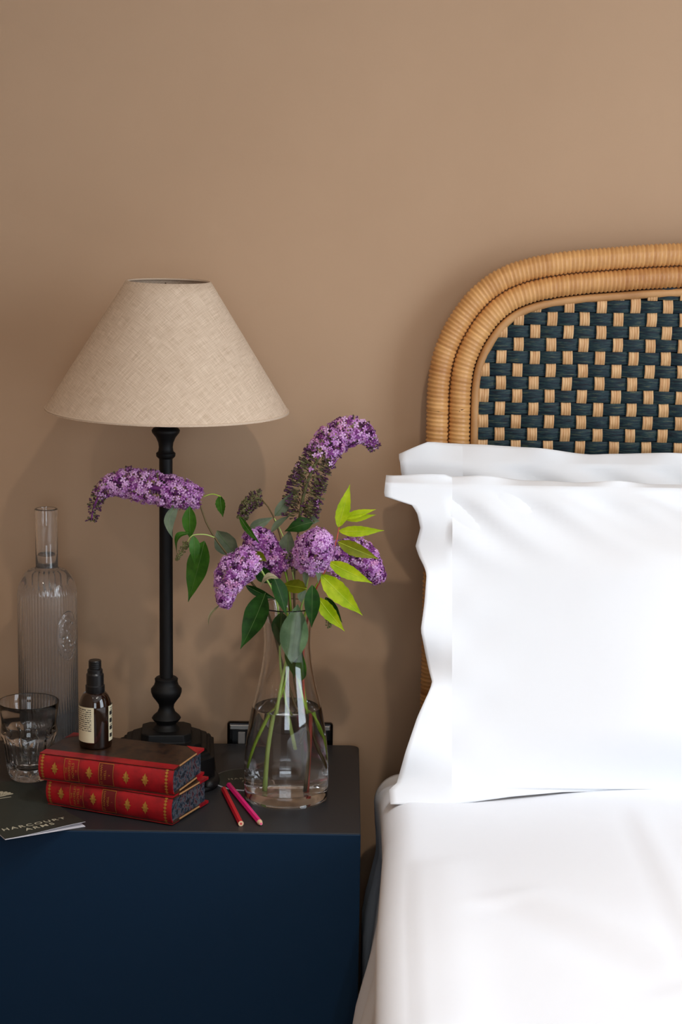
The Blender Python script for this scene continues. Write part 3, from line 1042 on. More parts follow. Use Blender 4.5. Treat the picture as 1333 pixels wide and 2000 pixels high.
gp = [(0, TB + 0.002), (0.018, TB + 0.001), (0.0235, TB), (0.0255, TB + 0.002), (0.0272, TB + 0.006)]
for k in range(1, 25):
    h = k / 24
    r = 0.0272 + 0.0118 * (h ** 0.8) + 0.0036 * math.exp(-((h - 0.58) / 0.08) ** 2) + 0.0018 * max(0, h - 0.75) * 4 * 0.8
    gp.append((r, TB + 0.006 + (gh - 0.007) * h))
rt = gp[-1][0]
go = len(gp)
gp.append((rt - 0.0007, TB + gh))
gp.append((rt - 0.0014, TB + gh - 0.001))
for k in range(22, 3, -1):
    h = k / 24
    r = 0.0272 + 0.0118 * (h ** 0.8) + 0.0018 * max(0, h - 0.75) * 4 * 0.8 - 0.0014 - 0.0034 * (1 - h)
    gp.append((r, TB + 0.006 + (gh - 0.007) * h))
gp += [(0.020, TB + 0.0165), (0.010, TB + 0.0145), (0, TB + 0.014)]
sharp(mesh_obj('glass_body', *lathe(gp, GX, GY, 144, lambda r, z, th, k: facet(r, z, th, k) if 3 < k < go else r), M['glass'], tum), 38)

# ------------------------------------------------------------------ two old books


def text_mesh(body, size, align='CENTER', spacing=1.0, extrude=0.0, bold=0.0):
    cu_ = bpy.data.curves.new('lettering_curve', 'FONT')
    cu_.body, cu_.size, cu_.align_x, cu_.align_y = body, size, align, 'CENTER'
    cu_.space_character = spacing
    cu_.extrude = extrude
    cu_.offset = bold
    ob = bpy.data.objects.new('lettering_tmp', cu_)
    COL.objects.link(ob)
    dg = bpy.context.evaluated_depsgraph_get()
    dg.update()
    me = bpy.data.meshes.new_from_object(ob.evaluated_get(dg))
    V = [tuple(v.co) for v in me.vertices]
    Fc = [tuple(p.vertices) for p in me.polygons]
    bpy.data.objects.remove(ob)
    bpy.data.curves.remove(cu_)
    bpy.data.meshes.remove(me)
    return V, Fc


def book(label, corner, ang, z0, L, Wd, T, numeral, seed):
    """corner: front right bottom end of the spine; ang: heading of the spine (pointing right)"""
    ex = Vector((math.cos(ang), math.sin(ang), 0))
    ey = Vector((-ex.y, ex.x, 0))
    base = Vector((corner[0], corner[1], z0)) - ex * L
    t = thing('book', base + ex * L / 2 + ey * Wd / 2, label, 'book', 'old red leather books')
    ORG[t.name] = Vector(t.location)
    Pw = lambda l, d, h: base + ex * l + ey * d + Vector((0, 0, h))
    # spine: rounded shell; param a 0..1 from bottom to top
    R_B = 0.0095

    def spine(l, a, lift=0.0):
        an = math.pi * (a - 0.5)
        prof_d = R_B * (1 - math.cos(an) ** 0.8)
        h = T / 2 + (T / 2) * math.sin(an) * (0.88 + 0.12 * abs(math.sin(an)))
        nrm = Vector((0, -math.cos(an), math.sin(an)))
        band = 0.0
        return Pw(l, prof_d - lift * max(0.15, math.cos(an)), h + lift * math.sin(an))
    na, nl = 14, 50
    V, Fc = [], []
    for s_ in (0, -0.0018):
        for i in range(nl + 1):
            l = L * i / nl
            bb = 0.0
            for c in (0.055, 0.20, 0.43, 0.66, 0.80, 0.94):
                bb += 0.0004 * math.exp(-((l / L - c + 0.045) / 0.006) ** 2)
            for k in range(na + 1): V.append(spine(l, k / na, s_ + bb))
    m = na + 1
    h_ = (nl + 1) * m
    for i in range(nl):
        for k in range(na):
            q = (i * m + k, (i + 1) * m + k, (i + 1) * m + k + 1, i * m + k + 1)
            Fc.append(q); Fc.append(tuple(h_ + a for a in reversed(q)))
    for i0_ in (0, nl):
        for k in range(na):
            q = (i0_ * m + k, i0_ * m + k + 1, h_ + i0_ * m + k + 1, h_ + i0_ * m + k)
            Fc.append(q)
    sp_o = mesh_obj('spine', V, Fc, M['red_leather'], t)
    sharp(sp_o, 60)
    # boards: leather strip by the spine, marbled paper, leather corners
    bt_ = 0.0026

    def prism(poly, h0, h1):
        n = len(poly)
        V = [Pw(l, d, h0) for l, d in poly] + [Pw(l, d, h1) for l, d in poly]
        Fc = [tuple(range(n - 1, -1, -1)), tuple(range(n, 2 * n))] + [(i, (i + 1) % n, n + (i + 1) % n, n + i) for i in range(n)]
        return V, Fc
    cs = 0.024
    for h0, h1, up in ((0, bt_, 0), (T - bt_, T, 1)):
        bo = mesh_obj('board', *prism([(0, 0.005), (L, 0.005), (L, Wd), (0, Wd)], h0, h1), M['marbled_board'], t, smooth=False)
        e1, e0 = (h1 + 0.0004, h1 - 0.0002) if up else (h0 + 0.0002, h0 - 0.0004)
        lo_, hi_ = min(e0, e1), max(e0, e1)
        mesh_obj('leather_strip', *prism([(0, 0.004), (L, 0.004), (L, 0.022), (0, 0.022)], lo_, hi_), M['red_leather'], bo, smooth=False)
        for poly in ([(L + 0.0003, Wd + 0.0003), (L - cs, Wd + 0.0003), (L + 0.0003, Wd - cs)], [(-0.0003, Wd + 0.0003), (-0.0003, Wd - cs), (cs, Wd + 0.0003)]):
            mesh_obj('leather_corner', *prism(poly, h0 - 0.0004, h1 + 0.0004), M['red_leather'], bo, smooth=False)
        # worn edge of the board along the right end, seen as a pale line
        mesh_obj('worn_edge', *prism([(L - 0.0005, 0.022), (L + 0.0005, 0.022), (L + 0.0005, Wd - cs), (L - 0.0005, Wd - cs)], h1 - 0.0012, h1 + 0.0004), M['worn_edge'], bo, smooth=False)
    o = mesh_obj('page_block', *prism([(0.003, 0.004), (L - 0.003, 0.004), (L - 0.003, Wd - 0.004), (0.003, Wd - 0.004)], bt_, T - bt_), M['marbled_pages'], t, smooth=False)
    tag(o, 'page edges marbled in dark blue')
    # gilt tooling on the spine
    def on_spine(V, Fc, lc, ac, rotate=False):
        out = []
        for x, y, *_ in V:
            if rotate: x, y = -y, x             # reads from bottom to top of the lying spine
            out.append(spine(lc + x, min(max(ac + y / (T * 1.25), 0.02), 0.98), 0.0007))
        return out, Fc
    fleur = []
    prof_f = [(0.0, 0.0062), (0.0012, 0.0038), (0.0028, 0.0030), (0.0018, 0.0016), (0.0042, 0.0002), (0.0020, -0.0008), (0.0026, -0.0026), (0.0010, -0.0030), (0.0, -0.0056)]
    pts = prof_f + [(-x, y) for x, y in reversed(prof_f[1:-1])]
    fv = [(0, 0)] + [(x * 1.3, y * 1.25) for x, y in pts]
    ff = [(0, 1 + (i + 1) % len(pts), 1 + i) for i in range(len(pts))]
    for lc in (0.125, 0.385, 0.66, 0.80):
        mesh_obj('gilt_fleuron', *on_spine(fv, ff, L * lc, 0.5), M['gilt'], sp_o, smooth=False)
    for ci, (l0, l1) in enumerate(((0.195, 0.305), (0.455, 0.565))):
        pc = []
        ns = 8
        V, Fc = [], []
        for i in range(7):
            for k in range(ns + 1): V.append(spine(L * (l0 + (l1 - l0) * i / 6), 0.20 + 0.62 * k / ns, 0.0004))
        for i in range(6):
            for k in range(ns):
                q = i * (ns + 1) + k
                Fc.append((q, q + ns + 1, q + ns + 2, q + 1))
        mesh_obj('title_panel', V, Fc, M['dark_red_leather'] if ci else M['red_leather'], sp_o)
        V, Fc = [], []
        wl = 0.0006
        for la, lb, a0, a1 in ((L * l0, L * l0 + wl, .2, .82), (L * l1 - wl, L * l1, .2, .82), (L * l0, L * l1, .2, .2 + .016), (L * l0, L * l1, .82 - .016, .82)):
            q = [(i, k) for i in range(7) for k in range(ns + 1)]
            n0 = len(V)
            for i, k in q: V.append(spine(la + (lb - la) * i / 6, a0 + (a1 - a0) * k / ns, 0.0007))
            for i in range(6):
                for k in range(ns):
                    z_ = n0 + i * (ns + 1) + k
                    Fc.append((z_, z_ + ns + 1, z_ + ns + 2, z_ + 1))
        mesh_obj('gilt_frame', V, Fc, M['gilt'], sp_o, smooth=False)
        lines = (('THE', 0.0036, -0.0070), ('WAVERLEY', 0.0046, -0.0027), ('NOVELS', 0.0048, 0.0024), ('VI' if seed else 'VII', 0.0034, 0.0070)) if ci == 0 else (("ST RONAN'S", 0.0040, -0.0062), ('WELL', 0.0044, -0.001), (numeral, 0.0032, 0.0048))
        for txt, size, dl in lines:
            V, Fc = text_mesh(txt, size)
            mesh_obj('gilt_lettering', *on_spine(V, Fc, L * (l0 + l1) / 2 + dl, 0.51, True), M['gilt'], sp_o, smooth=False)
    for lc in (0.955, 0.03):
        V, Fc = [], []
        for k in range(9):
            a = 0.16 + 0.68 * k / 8
            V2, F2 = on_spine([(x * 0.55, y * 0.26) for x, y in fv], ff, L * lc, a)
            V, Fc = join((V, Fc), (V2, F2))
        mesh_obj('gilt_band', V, Fc, M['gilt'], sp_o, smooth=False)
        V, Fc = [], []
    return t


BT = 0.0345
c1 = on_z(334, 1616)
book('red leather book with gilt spine and marbled page edges, bottom of the two', (c1.x, c1.y), math.radians(-24), TZ + 0.0022, 0.182, 0.099, BT, 'I', 0)
c2 = on_z(337, 1557, TZ + 0.0022 + BT + 0.0008)
book('red leather book under the amber bottle, top of the two', (c2.x, c2.y), math.radians(-19), TZ + 0.0022 + BT + 0.0008, 0.186, 0.100, BT, 'II', 1)
BOOK_TOP = TZ + 0.0022 + 2 * BT + 0.0012

# ------------------------------------------------------------------ amber spray bottle
a0 = on_z(187, 1456, BOOK_TOP)
AX, AY = a0.x, a0.y
AR = 0.0212
ab = thing('spray_bottle', (AX, AY, BOOK_TOP), 'small amber glass bottle with black pump cap standing on the books', 'bottle')
za = BOOK_TOP
z_sh = at(187, 1378, AY).z
z_cap = at(187, 1350, AY).z
z_top = at(187, 1289, AY).z
pr = [(0, za + 0.0005), (AR - 0.003, za), (AR - 0.0005, za + 0.0015), (AR, za + 0.004), (AR, z_sh - 0.006)]
for k in range(1, 9):
    a = math.radians(90 * k / 8)
    pr.append((0.0105 + (AR - 0.0105) * math.cos(a), z_sh - 0.006 + (z_cap - z_sh + 0.006) * math.sin(a)))
pr += [(0.0105, z_cap + 0.002), (0, z_cap + 0.002)]
sharp(mesh_obj('amber_body', *lathe(pr, AX, AY, 56), M['amber_glass'], ab), 40)
pin = [(0, za + 0.003), (AR - 0.003, za + 0.003), (AR - 0.002, za + 0.006), (AR - 0.002, z_sh - 0.012), (0, z_sh - 0.012)]
sharp(mesh_obj('liquid', *lathe(pin, AX, AY, 40), M['amber_liquid'], ab), 40)
H = z_top - z_cap
cp = [(0, z_cap - 0.001), (0.0120, z_cap - 0.001), (0.0124, z_cap + 0.001), (0.0124, z_cap + H * 0.20), (0.0112, z_cap + H * 0.23), (0.0112, z_cap + H * 0.55), (0.0106, z_cap + H * 0.57),
      (0.0098, z_cap + H * 0.60), (0.0098, z_cap + H * 0.70), (0.0086, z_cap + H * 0.73)]
for k in range(4):
    z_ = z_cap + H * (0.74 + 0.062 * k)
    cp += [(0.0078, z_), (0.0082, z_ + H * 0.012), (0.0082, z_ + H * 0.045), (0.0078, z_ + H * 0.055)]
cp += [(0.0075, z_top), (0, z_top)]
o = mesh_obj('pump_cap', *lathe(cp, AX, AY, 48), M['black_plastic'], ab)
sharp(o, 30)
zl0, zl1 = at(187, 1442, AY).z, at(187, 1374, AY).z
for (d0, d1, nm) in ((-184, -88, 'back_label'), (-32, 50, 'front_label')):
    V, Fc, uvs = [], [], []
    for i in range(13):
        th = math.radians(d0 + (d1 - d0) * i / 12)
        for k in range(2):
            V.append((AX + (AR + 0.0003) * math.cos(th), AY + (AR + 0.0003) * math.sin(th), zl0 + (zl1 - zl0) * k))
            uvs.append((i / 12, k))
    for i in range(12): Fc.append((2 * i, 2 * i + 2, 2 * i + 3, 2 * i + 1))
    o = mesh_obj(nm, V, Fc, M['label_paper'], ab)
    ul = o.data.uv_layers.new(name='UVMap')
    for li, l_ in enumerate(o.data.loops): ul.data[li].uv = uvs[l_.vertex_index]
    tag(o, 'cream printed paper label')
    if nm == 'front_label':
        V, Fc = [], []
        for q in range(4):
            zc = zl0 + (zl1 - zl0) * (0.16 + 0.21 * q)
            n0 = len(V)
            for i in range(4):
                th = math.radians(-27 + 16 * i / 3)
                for dz_ in (-0.0026, 0.0026): V.append((AX + (AR + 0.0005) * math.cos(th), AY + (AR + 0.0005) * math.sin(th), zc + dz_))
            for i in range(3): Fc.append((n0 + 2 * i, n0 + 2 * i + 2, n0 + 2 * i + 3, n0 + 2 * i + 1))
        mesh_obj('bold_print', V, Fc, M['label_ink'], o)

# ------------------------------------------------------------------ dark green booklet and coaster
FL, FR = on_z(10, 1641), on_z(166, 1615)
e1 = (FR - FL).normalized(); e2 = Vector((-e1.y, e1.x, 0))
BW, BL = 0.105, 0.210
bk = thing('booklet', FL + e1 * BW / 2 + e2 * BL / 2 , 'dark green folded booklet with shell emblem lying at the table edge', 'booklet')


def sheet(zfun, thick, name, m_, parent, inset=0.0):
    nu, nv = 14, 10
    V, Fc = [], []
    for s_ in (0, 1):
        for i in range(nu + 1):
            for k in range(nv + 1):
                u_, v_ = i / nu, k / nv
                p = FL + e1 * (u_ * (BW - inset)) + e2 * (inset * 0.5 + v_ * (BL - inset))
                V.append((p.x, p.y, zfun(u_, v_) + thick * s_))
    m = nv + 1; h = (nu + 1) * m
    for i in range(nu):
        for k in range(nv):
            q = (i * m + k, (i + 1) * m + k, (i + 1) * m + k + 1, i * m + k + 1)
            Fc.append(tuple(reversed(q))); Fc.append(tuple(h + a for a in q))
    lp = [i * m for i in range(nu + 1)] + [nu * m + k for k in range(1, m)] + [i * m + nv for i in range(nu - 1, -1, -1)] + [k for k in range(nv - 1, 0, -1)]
    for a, b_ in zip(lp, lp[1:] + lp[:1]): Fc.append((a, b_, h + b_, h + a))
    return mesh_obj(name, V, Fc, m_, parent, smooth=False)


lift = lambda u_, v_: 0.0052 * sstep(0.0, 1.0, u_) ** 1.2 * (1 - sstep(0.0, 0.30, v_))
cover_z = lambda u_, v_: TZ + 0.0014 + lift(u_, v_)
sheet(lambda u_, v_: TZ + 0.0003, 0.0004, 'back_cover', M['white_paper'], bk)
sheet(lambda u_, v_: TZ + 0.0007 + 0.12 * lift(u_, v_), 0.0003, 'inner_page', M['white_paper'], bk, 0.001)
sheet(lambda u_, v_: TZ + 0.0010 + lift(u_, v_), 0.0004, 'inner_lining', M['white_paper'], bk)
cv = sheet(cover_z, 0.0002, 'front_cover', M['green_card'], bk)
tag(cv, 'dark green printed cover')


def on_cover(V, Fc, u0, v0):
    out = []
    for x, y, *_ in V:
        u_, v_ = u0 + x / BW, v0 + y / BL
        p = FL + e1 * (u_ * BW) + e2 * (v_ * BL)
        out.append((p.x, p.y, cover_z(min(max(u_, 0), 1), min(max(v_, 0), 1)) + 0.00035))
    return out, Fc


V, Fc = text_mesh('HARCOURT', 0.0128, spacing=1.30, bold=0.00022)
mesh_obj('lettering', *on_cover(V, Fc, 0.47, 0.150), M['cream_print'], cv, smooth=False)
V, Fc = text_mesh('ARMS', 0.0128, spacing=1.30, bold=0.00022)
mesh_obj('lettering', *on_cover(V, Fc, 0.49, 0.082), M['cream_print'], cv, smooth=False)
# scallop shell: fan of ribs
V, Fc = [], []
for k in range(9):
    a = math.radians(90 + (k - 4) * 19)
    R_ = 0.021 - 0.0009 * abs(k - 4)
    w_ = 0.0026
    d = Vector((math.cos(a), math.sin(a))); q = Vector((-d.y, d.x))
    pts = [d * 0.004 + q * 0.0004, d * 0.004 - q * 0.0004, d * R_ * 0.85 - q * w_, d * R_ - q * w_ * 0.5, d * R_ + q * w_ * 0.5, d * R_ * 0.85 + q * w_]
    n0 = len(V); V += [(p.x, p.y) for p in pts]; Fc.append(tuple(range(n0, n0 + 6)))
n0 = len(V)
V += [(-0.006, -0.001), (0.006, -0.001), (0.0035, 0.003), (-0.0035, 0.003)]; Fc.append((n0, n0 + 1, n0 + 2, n0 + 3))
n0 = len(V)
V += [(-0.010, -0.0085), (0.010, -0.0085), (0.010, -0.0062), (-0.010, -0.0062)]; Fc.append((n0, n0 + 1, n0 + 2, n0 + 3))
mesh_obj('shell_emblem', *on_cover(V, Fc, 0.50, 0.735), M['cream_print'], cv, smooth=False)

cc = on_z(484, 1524)
cst = thing('coaster', (cc.x, cc.y, TZ), 'round dark green paper coaster lying behind the glass vase', 'coaster')
CRD = 0.046
mesh_obj('coaster_card', *lathe([(0, TZ + 0.0002), (CRD, TZ + 0.0002), (CRD, TZ + 0.0016), (0, TZ + 0.0016)], cc.x, cc.y, 64), M['white_paper'], cst, smooth=False)
mesh_obj('printed_face', *lathe([(0, TZ + 0.0016), (CRD - 0.0008, TZ + 0.0016), (CRD - 0.0008, TZ + 0.0018), (0, TZ + 0.0018)], cc.x, cc.y, 64), M['green_card'], cst, smooth=False)
ca = math.radians(14)
for txt, dy in (('HARCOURT', 0.0045), ('ARMS', -0.007)):
    V, Fc = text_mesh(txt, 0.0095, spacing=1.25)
    V = [(cc.x + 0.004 + x * math.cos(ca) - (y + dy) * math.sin(ca), cc.y + x * math.sin(ca) + (y + dy) * math.cos(ca), TZ + 0.0020) for x, y, *_ in V]
    mesh_obj('lettering', V, Fc, M['cream_print'], cst, smooth=False)

# ------------------------------------------------------------------ pencils


def pencil(label, pa, pb, mkey, lead, tip):
    r = 0.0037
    A, B = on_z(*pa, TZ + r), on_z(*pb, TZ + r)
    A.z = B.z = TZ + r * 0.87
    d = (B - A).normalized()
    t = thing('pencil', A.lerp(B, 0.5) - Vector((0, 0, r * 0.87)), label, 'pencil', 'coloured pencils on the bedside table')
    side = Vector((-d.y, d.x, 0)); upv = Vector((0, 0, 1))

    def hexa(p, rr, n=6):
        return [p + side * (rr * math.cos(math.pi / n * 2 * k)) + upv * (rr * math.sin(math.pi / n * 2 * k)) for k in range(n)]
    end = B - d * (0.006 if tip else 0.0)
    rings = [hexa(A, r * 0.9), hexa(A + d * 0.001, r), hexa(end, r)]
    V = [v for q in rings for v in q]
    Fc = [tuple(range(5, -1, -1))]
    for a in range(2):
        for k in range(6): Fc.append((a * 6 + k, a * 6 + (k + 1) % 6, (a + 1) * 6 + (k + 1) % 6, (a + 1) * 6 + k))
    if not tip: Fc.append(tuple(12 + k for k in range(6)))
    mesh_obj('barrel', V, Fc, M[mkey], t, smooth=False)
    rings = [hexa(end - d * 0.0002, r * 0.98, 12), hexa(B + d * 0.0004, r * (0.55 if tip else 0.88), 12)]
    V = [v for q in rings for v in q]
    Fc = [(k, (k + 1) % 12, 12 + (k + 1) % 12, 12 + k) for k in range(12)] + [tuple(range(12, 24))]
    wo = mesh_obj('wood_end', V, Fc, M['pencil_wood'], t, smooth=False)
    rings = [hexa(B, r * 0.42, 12), hexa(B + d * (0.0014 if tip else 0.0006), r * 0.36, 12)]
    V = [v for q in rings for v in q]
    mesh_obj('lead', V, Fc, M[lead], t, smooth=False)


pencil('red pencil lying on the bedside table next to the books', (437, 1540), (471, 1608), 'pencil_red', 'lead_red', False)
pencil('bright pink pencil lying between the red pencil and the vase', (447, 1532), (510, 1608), 'pencil_pink', 'lead_pink', True)

# ------------------------------------------------------------------ vase with water
v0 = on_z(559, 1556)
VX, VY = v0.x, v0.y
vase = thing('flower_vase', (VX, VY, TZ), 'clear waisted glass vase half full of water holding purple flowers', 'vase')
vprof_px = [(1575, 76), (1560, 80), (1530, 82.5), (1490, 82), (1450, 79), (1410, 73.5), (1380, 68), (1340, 58), (1300, 50), (1265, 46), (1240, 46), (1215, 48.5), (1195, 53), (1183, 57)]
sc_v = lambda py, hw: (at(559 + hw, py, VY).x - at(559 - hw, py, VY).x) / 2
vp = []
for py, hw in vprof_px: vp.append((sc_v(py, hw), at(559, py, VY).z))
zoff = TZ + 0.004 - vp[0][1]
vp[0] = (vp[0][0], TZ + 0.004)
cat = catmull([Vector((r, 0, z)) for r, z in vp], 5)
vo = [(0, TZ + 0.001), (vp[0][0] - 0.008, TZ), (vp[0][0] - 0.003, TZ + 0.0008)] + [(p.x, p.z) for p in cat]
WT = 0.0026
vtop = vo[-1]
vin = [(p.x - WT, p.z) for p in reversed(cat) if p.z > TZ + 0.019]
zfl = TZ + 0.014
sharp(mesh_obj('vase_glass', *lathe(vo + [(vtop[0] - 0.0006, vtop[1] + 0.0012), (vtop[0] - WT * 0.7, vtop[1] + 0.0012)] + vin + [(vin[-1][0] - 0.004, zfl + 0.001), (vin[-1][0] - 0.012, zfl), (0, zfl)], VX, VY, 96), M['glass'], vase), 38)
z_wat = at(562, 1381, VY).z
wv2 = [(r + 0.0003, z) for r, z in reversed(vin) if z < z_wat - 0.001]
rw = interp([z for r, z in reversed(vin)], [r for r, z in reversed(vin)], z_wat)
sharp(mesh_obj('water', *lathe([(0, zfl - 0.0003), (vin[-1][0] - 0.012, zfl - 0.0003), (vin[-1][0] - 0.0037, zfl + 0.0007)] + wv2 + [(rw + 0.0003, z_wat + 0.0012), (rw - 0.002, z_wat), (0, z_wat)], VX, VY, 96), M['water'], vase), 30)

# ------------------------------------------------------------------ flowers


def leaf(parent, base, tip, width, m='leaf_dark', curl=0.15, roll=0.0, fold=0.25, name='leaf', rib_m='midrib_pale', serr=0.0, peak=0.42, ctrl=None):
    """lanceolate blade from base to tip; roll turns it about its own axis (0 = facing the camera)"""
    base, tip = Vector(base), Vector(tip)
    ax = tip - base
    Ln = ax.length
    a = ax / Ln
    view = Vector((0, -1, 0.25))
    nrm = (view - a * view.dot(a)).normalized()
    nrm = Matrix.Rotation(roll, 3, a) @ nrm
    side = a.cross(nrm)
    n, m_ = 14, 6
    V, Fc = [], []
    for i in range(n + 1):
        t = i / n
        p = base + ax * t + nrm * (curl * Ln * math.sin(math.pi * t) * (1 - 0.2 * t))
        if ctrl is not None: p += Vector(ctrl) * math.sin(math.pi * t)
        ea, eb = 2.1 * peak, 2.5 * (1 - peak)
        wd = width * 0.5 * (t / peak) ** ea * ((1 - t) / (1 - peak)) ** eb + 0.0002
        if serr: wd *= 1 + serr * (0.5 if i % 2 else -0.5)
        for k in range(m_ + 1):
            q = 2 * k / m_ - 1
            V.append(p + side * (q * wd) + nrm * (fold * wd * abs(q) ** 1.4 + 0.02 * width * math.sin(t * 21) * abs(q)))
    for i in range(n):
        for k in range(m_):
            w0 = i * (m_ + 1) + k
            Fc.append((w0, w0 + 1, w0 + m_ + 2, w0 + m_ + 1))
    o = mesh_obj(name, V, Fc, M[m], parent)
    P = [V[i * (m_ + 1) + m_ // 2] + nrm * 0.00022 for i in range(n)]
    mesh_obj('midrib', *tube(P, lambda t: 0.00032 * (1 - 0.7 * t), 5), M[rib_m], o)
    return o


def stem(parent, pts, r0, r1, m='stem_green', name='stem'):
    P = resample(catmull(pts, 8), n=28)
    return mesh_obj(name, *tube(P, lambda t: r0 + (r1 - r0) * t, 8), M[m], parent)


def floret(V, Fc, mi, p, d, rnd, size, m):
    """four spreading petals on a short tube"""
    d = d.normalized()
    u_ = d.orthogonal().normalized()
    u_ = Matrix.Rotation(rnd.uniform(0, 6.28), 3, d) @ u_
    w_ = d.cross(u_)
    for k in range(4):
        a = math.pi / 2 * k
        e = u_ * math.cos(a) + w_ * math.sin(a)
        f = d.cross(e)
        n0 = len(V)
        h = size * rnd.uniform(0.85, 1.1)
        V += [p, p + e * h * 0.55 + f * h * 0.34 + d * h * 0.16, p + e * h * 1.0 + f * h * 0.16 - d * h * 0.05, p + e * h * 1.0 - f * h * 0.16 - d * h * 0.05, p + e * h * 0.55 - f * h * 0.34 + d * h * 0.16]
        Fc.append((n0, n0 + 1, n0 + 2, n0 + 3, n0 + 4)); mi.append(m)
    # throat
    n0 = len(V)
    q = -d * size * 1.6
    for k in range(3):
        a = 2.1 * k
        e = (u_ * math.cos(a) + w_ * math.sin(a)) * size * 0.16
        V += [p + e, p + q + e * 0.7]
    for k in range(3): Fc.append((n0 + 2 * k, n0 + 2 * ((k + 1) % 3), n0 + 2 * ((k + 1) % 3) + 1, n0 + 2 * k + 1)); mi.append(2)


def bud(V, Fc, mi, p, d, ln, r, m, rnd):
    d = d.normalized()
    u_ = d.orthogonal().normalized(); w_ = d.cross(u_)
    n0 = len(V)
    for t, rr in ((0, 0.4), (0.55, 0.6), (0.85, 1.0), (1.0, 0.45)):
        for k in range(4):
            a = math.pi / 2 * k
            V.append(p + d * (ln * t) + (u_ * math.cos(a) + w_ * math.sin(a)) * r * rr)
    for i in range(3):
        for k in range(4): Fc.append((n0 + 4 * i + k, n0 + 4 * i + (k + 1) % 4, n0 + 4 * i + 4 + (k + 1) % 4, n0 + 4 * i + 4 + k)); mi.append(m)
    Fc.append((n0 + 12, n0 + 13, n0 + 14, n0 + 15)); mi.append(m)


def spike(parent, pts, rad, seed, n_fl, n_bud, bloom, light=(0.45, 0.35, 0.2), size=0.0040, bud_m=(0, 0, 1)):
    """flower panicle along pts; rad(t) its half width; bloom(t) share of open flowers at t"""
    rnd = random.Random(seed)
    P = resample(catmull(pts, 10), n=60)
    T, N, B = frames(P)
    par = mesh_obj('flower_spike', *tube(P, lambda t: 0.0014 * (1 - 0.6 * t) + (0.08 if bloom(0.1) > 0.5 else 0.03) * rad(t), 8), M['petal_deep'] if bloom(0.1) > 0.3 else M['bud_green'], parent)

    def place(depth):
        t = rnd.random()
        i = min(int(t * 59), 58)
        a = rnd.uniform(0, 2 * math.pi)
        e = N[i] * math.cos(a) + B[i] * math.sin(a)
        c = P[i].lerp(P[i + 1], t * 59 - i)
        R = rad(t)
        lump = 0.90 + 0.16 * noise.noise(Vector((t * 14, math.cos(a) * 1.6, math.sin(a) * 1.6 + seed)))
        d = (e + T[i] * (rnd.uniform(-0.15, 0.45) + 1.5 * sstep(0.8, 1.0, t)) + Vector((rnd.uniform(-.3, .3), rnd.uniform(-.3, .3), rnd.uniform(-.3, .3)))).normalized()
        return t, c + e * (R * lump * depth), d, c, e
    V, Fc, mi = [], [], []
    cnt = 0
    while cnt < n_fl:
        t, p, d, c, e = place(rnd.choice((1.0, 1.0, 0.97, 0.86)))
        cnt += 1
        if rnd.random() > bloom(t): continue
        r = rnd.random()
        m = 0 if r < light[0] else (1 if r < light[0] + light[1] else (2 if r < sum(light) else 3))
        floret(V, Fc, mi, p, d, rnd, size * rnd.uniform(0.8, 1.15), m)
    if V:
        o = mesh_obj('florets', V, Fc, [M['petal_light'], M['petal_mid'], M['petal_deep'], M['petal_pink']], par, smooth=False, midx=mi)
        o['kind'] = 'stuff'
    V, Fc, mi = [], [], []
    for _ in range(n_bud):
        t, p, d, c, e = place(1.0)
        if rnd.random() < bloom(t) * 0.75: continue
        q = c + e * rad(t) * 0.3
        k = rnd.uniform(0.6, 1.05)
        dd = (p - q) * k + d * 0.001
        bud(V, Fc, mi, q + dd * 0.62, dd, dd.length * 0.40 + 0.0012, 0.0012 + 0.0005 * rnd.random(), rnd.choice(bud_m), rnd)
        # fine stalk of the bud
        n0 = len(V)
        f = dd.orthogonal().normalized() * 0.0003
        V += [q - f, q + f, q + dd * 0.66 + f, q + dd * 0.66 - f]; Fc.append((n0, n0 + 1, n0 + 2, n0 + 3)); mi.append(2)
    if V:
        o = mesh_obj('buds', V, Fc, [M['bud_purple'], M['bud_brown'], M['bud_green']], par, smooth=False, midx=mi)
        o['kind'] = 'stuff'
    return par


NECK = at(562, 1250, VY)
FG = 'flower stems in the vase'


def sprig(name, label, cat_):
    return thing(name, (VX, VY, TZ + 0.02), label, cat_, FG)


A_ = at
# 1 long arching spike reaching left across the lamp column
s1 = sprig('buddleia_stem', 'purple buddleia arching to the left across the black lamp column', 'flower')
spike(s1, [A_(392, 974, -.250), A_(345, 962, -.250), (A_(285, 950, -.250)), A_(232, 944, -.250), A_(200, 958, -.250), A_(184, 990, -.250), A_(178, 1018, -.250)],
      lambda t: 0.0245 * min(1, 0.60 + t * 2.2) * (1 - 0.64 * sstep(0.42, 0.86, t)) * (1 - 0.3 * sstep(.9, 1, t)), 11, 950, 520, lambda t: 1 - sstep(0.62, 0.85, t), bud_m=(0, 0, 1, 2))
stem(s1, [A_(388, 974, -.250), A_(402, 1018, -.252), A_(420, 1050, -.255), A_(450, 1090, -.258), A_(505, 1155, -.258), A_(530, 1215, -.25), A_(555, 1310, -.245), A_(582, 1395, -.25), A_(594, 1440, -.255), A_(588, 1545, -.262)], 0.0011, 0.0021, 'stem_brown')
leaf(s1, A_(400, 1056, -.262), A_(368, 1176, -.268), 0.030, 'leaf_green', -0.02, 0.35, 0.2)
leaf(s1, A_(371, 988, -.262), A_(372, 1052, -.262), 0.0185, 'leaf_green', 0.05, 0.2, 0.2, peak=0.5)
leaf(s1, A_(345, 985, -.258), A_(338, 1052, -.268), 0.015, 'leaf_grey', 0.1, -0.5, 0.5, ctrl=(-0.010, 0, 0))
leaf(s1, A_(378, 1046, -.270), A_(380, 1102, -.272), 0.0140, 'leaf_green', 0.1, -0.3, 0.2)
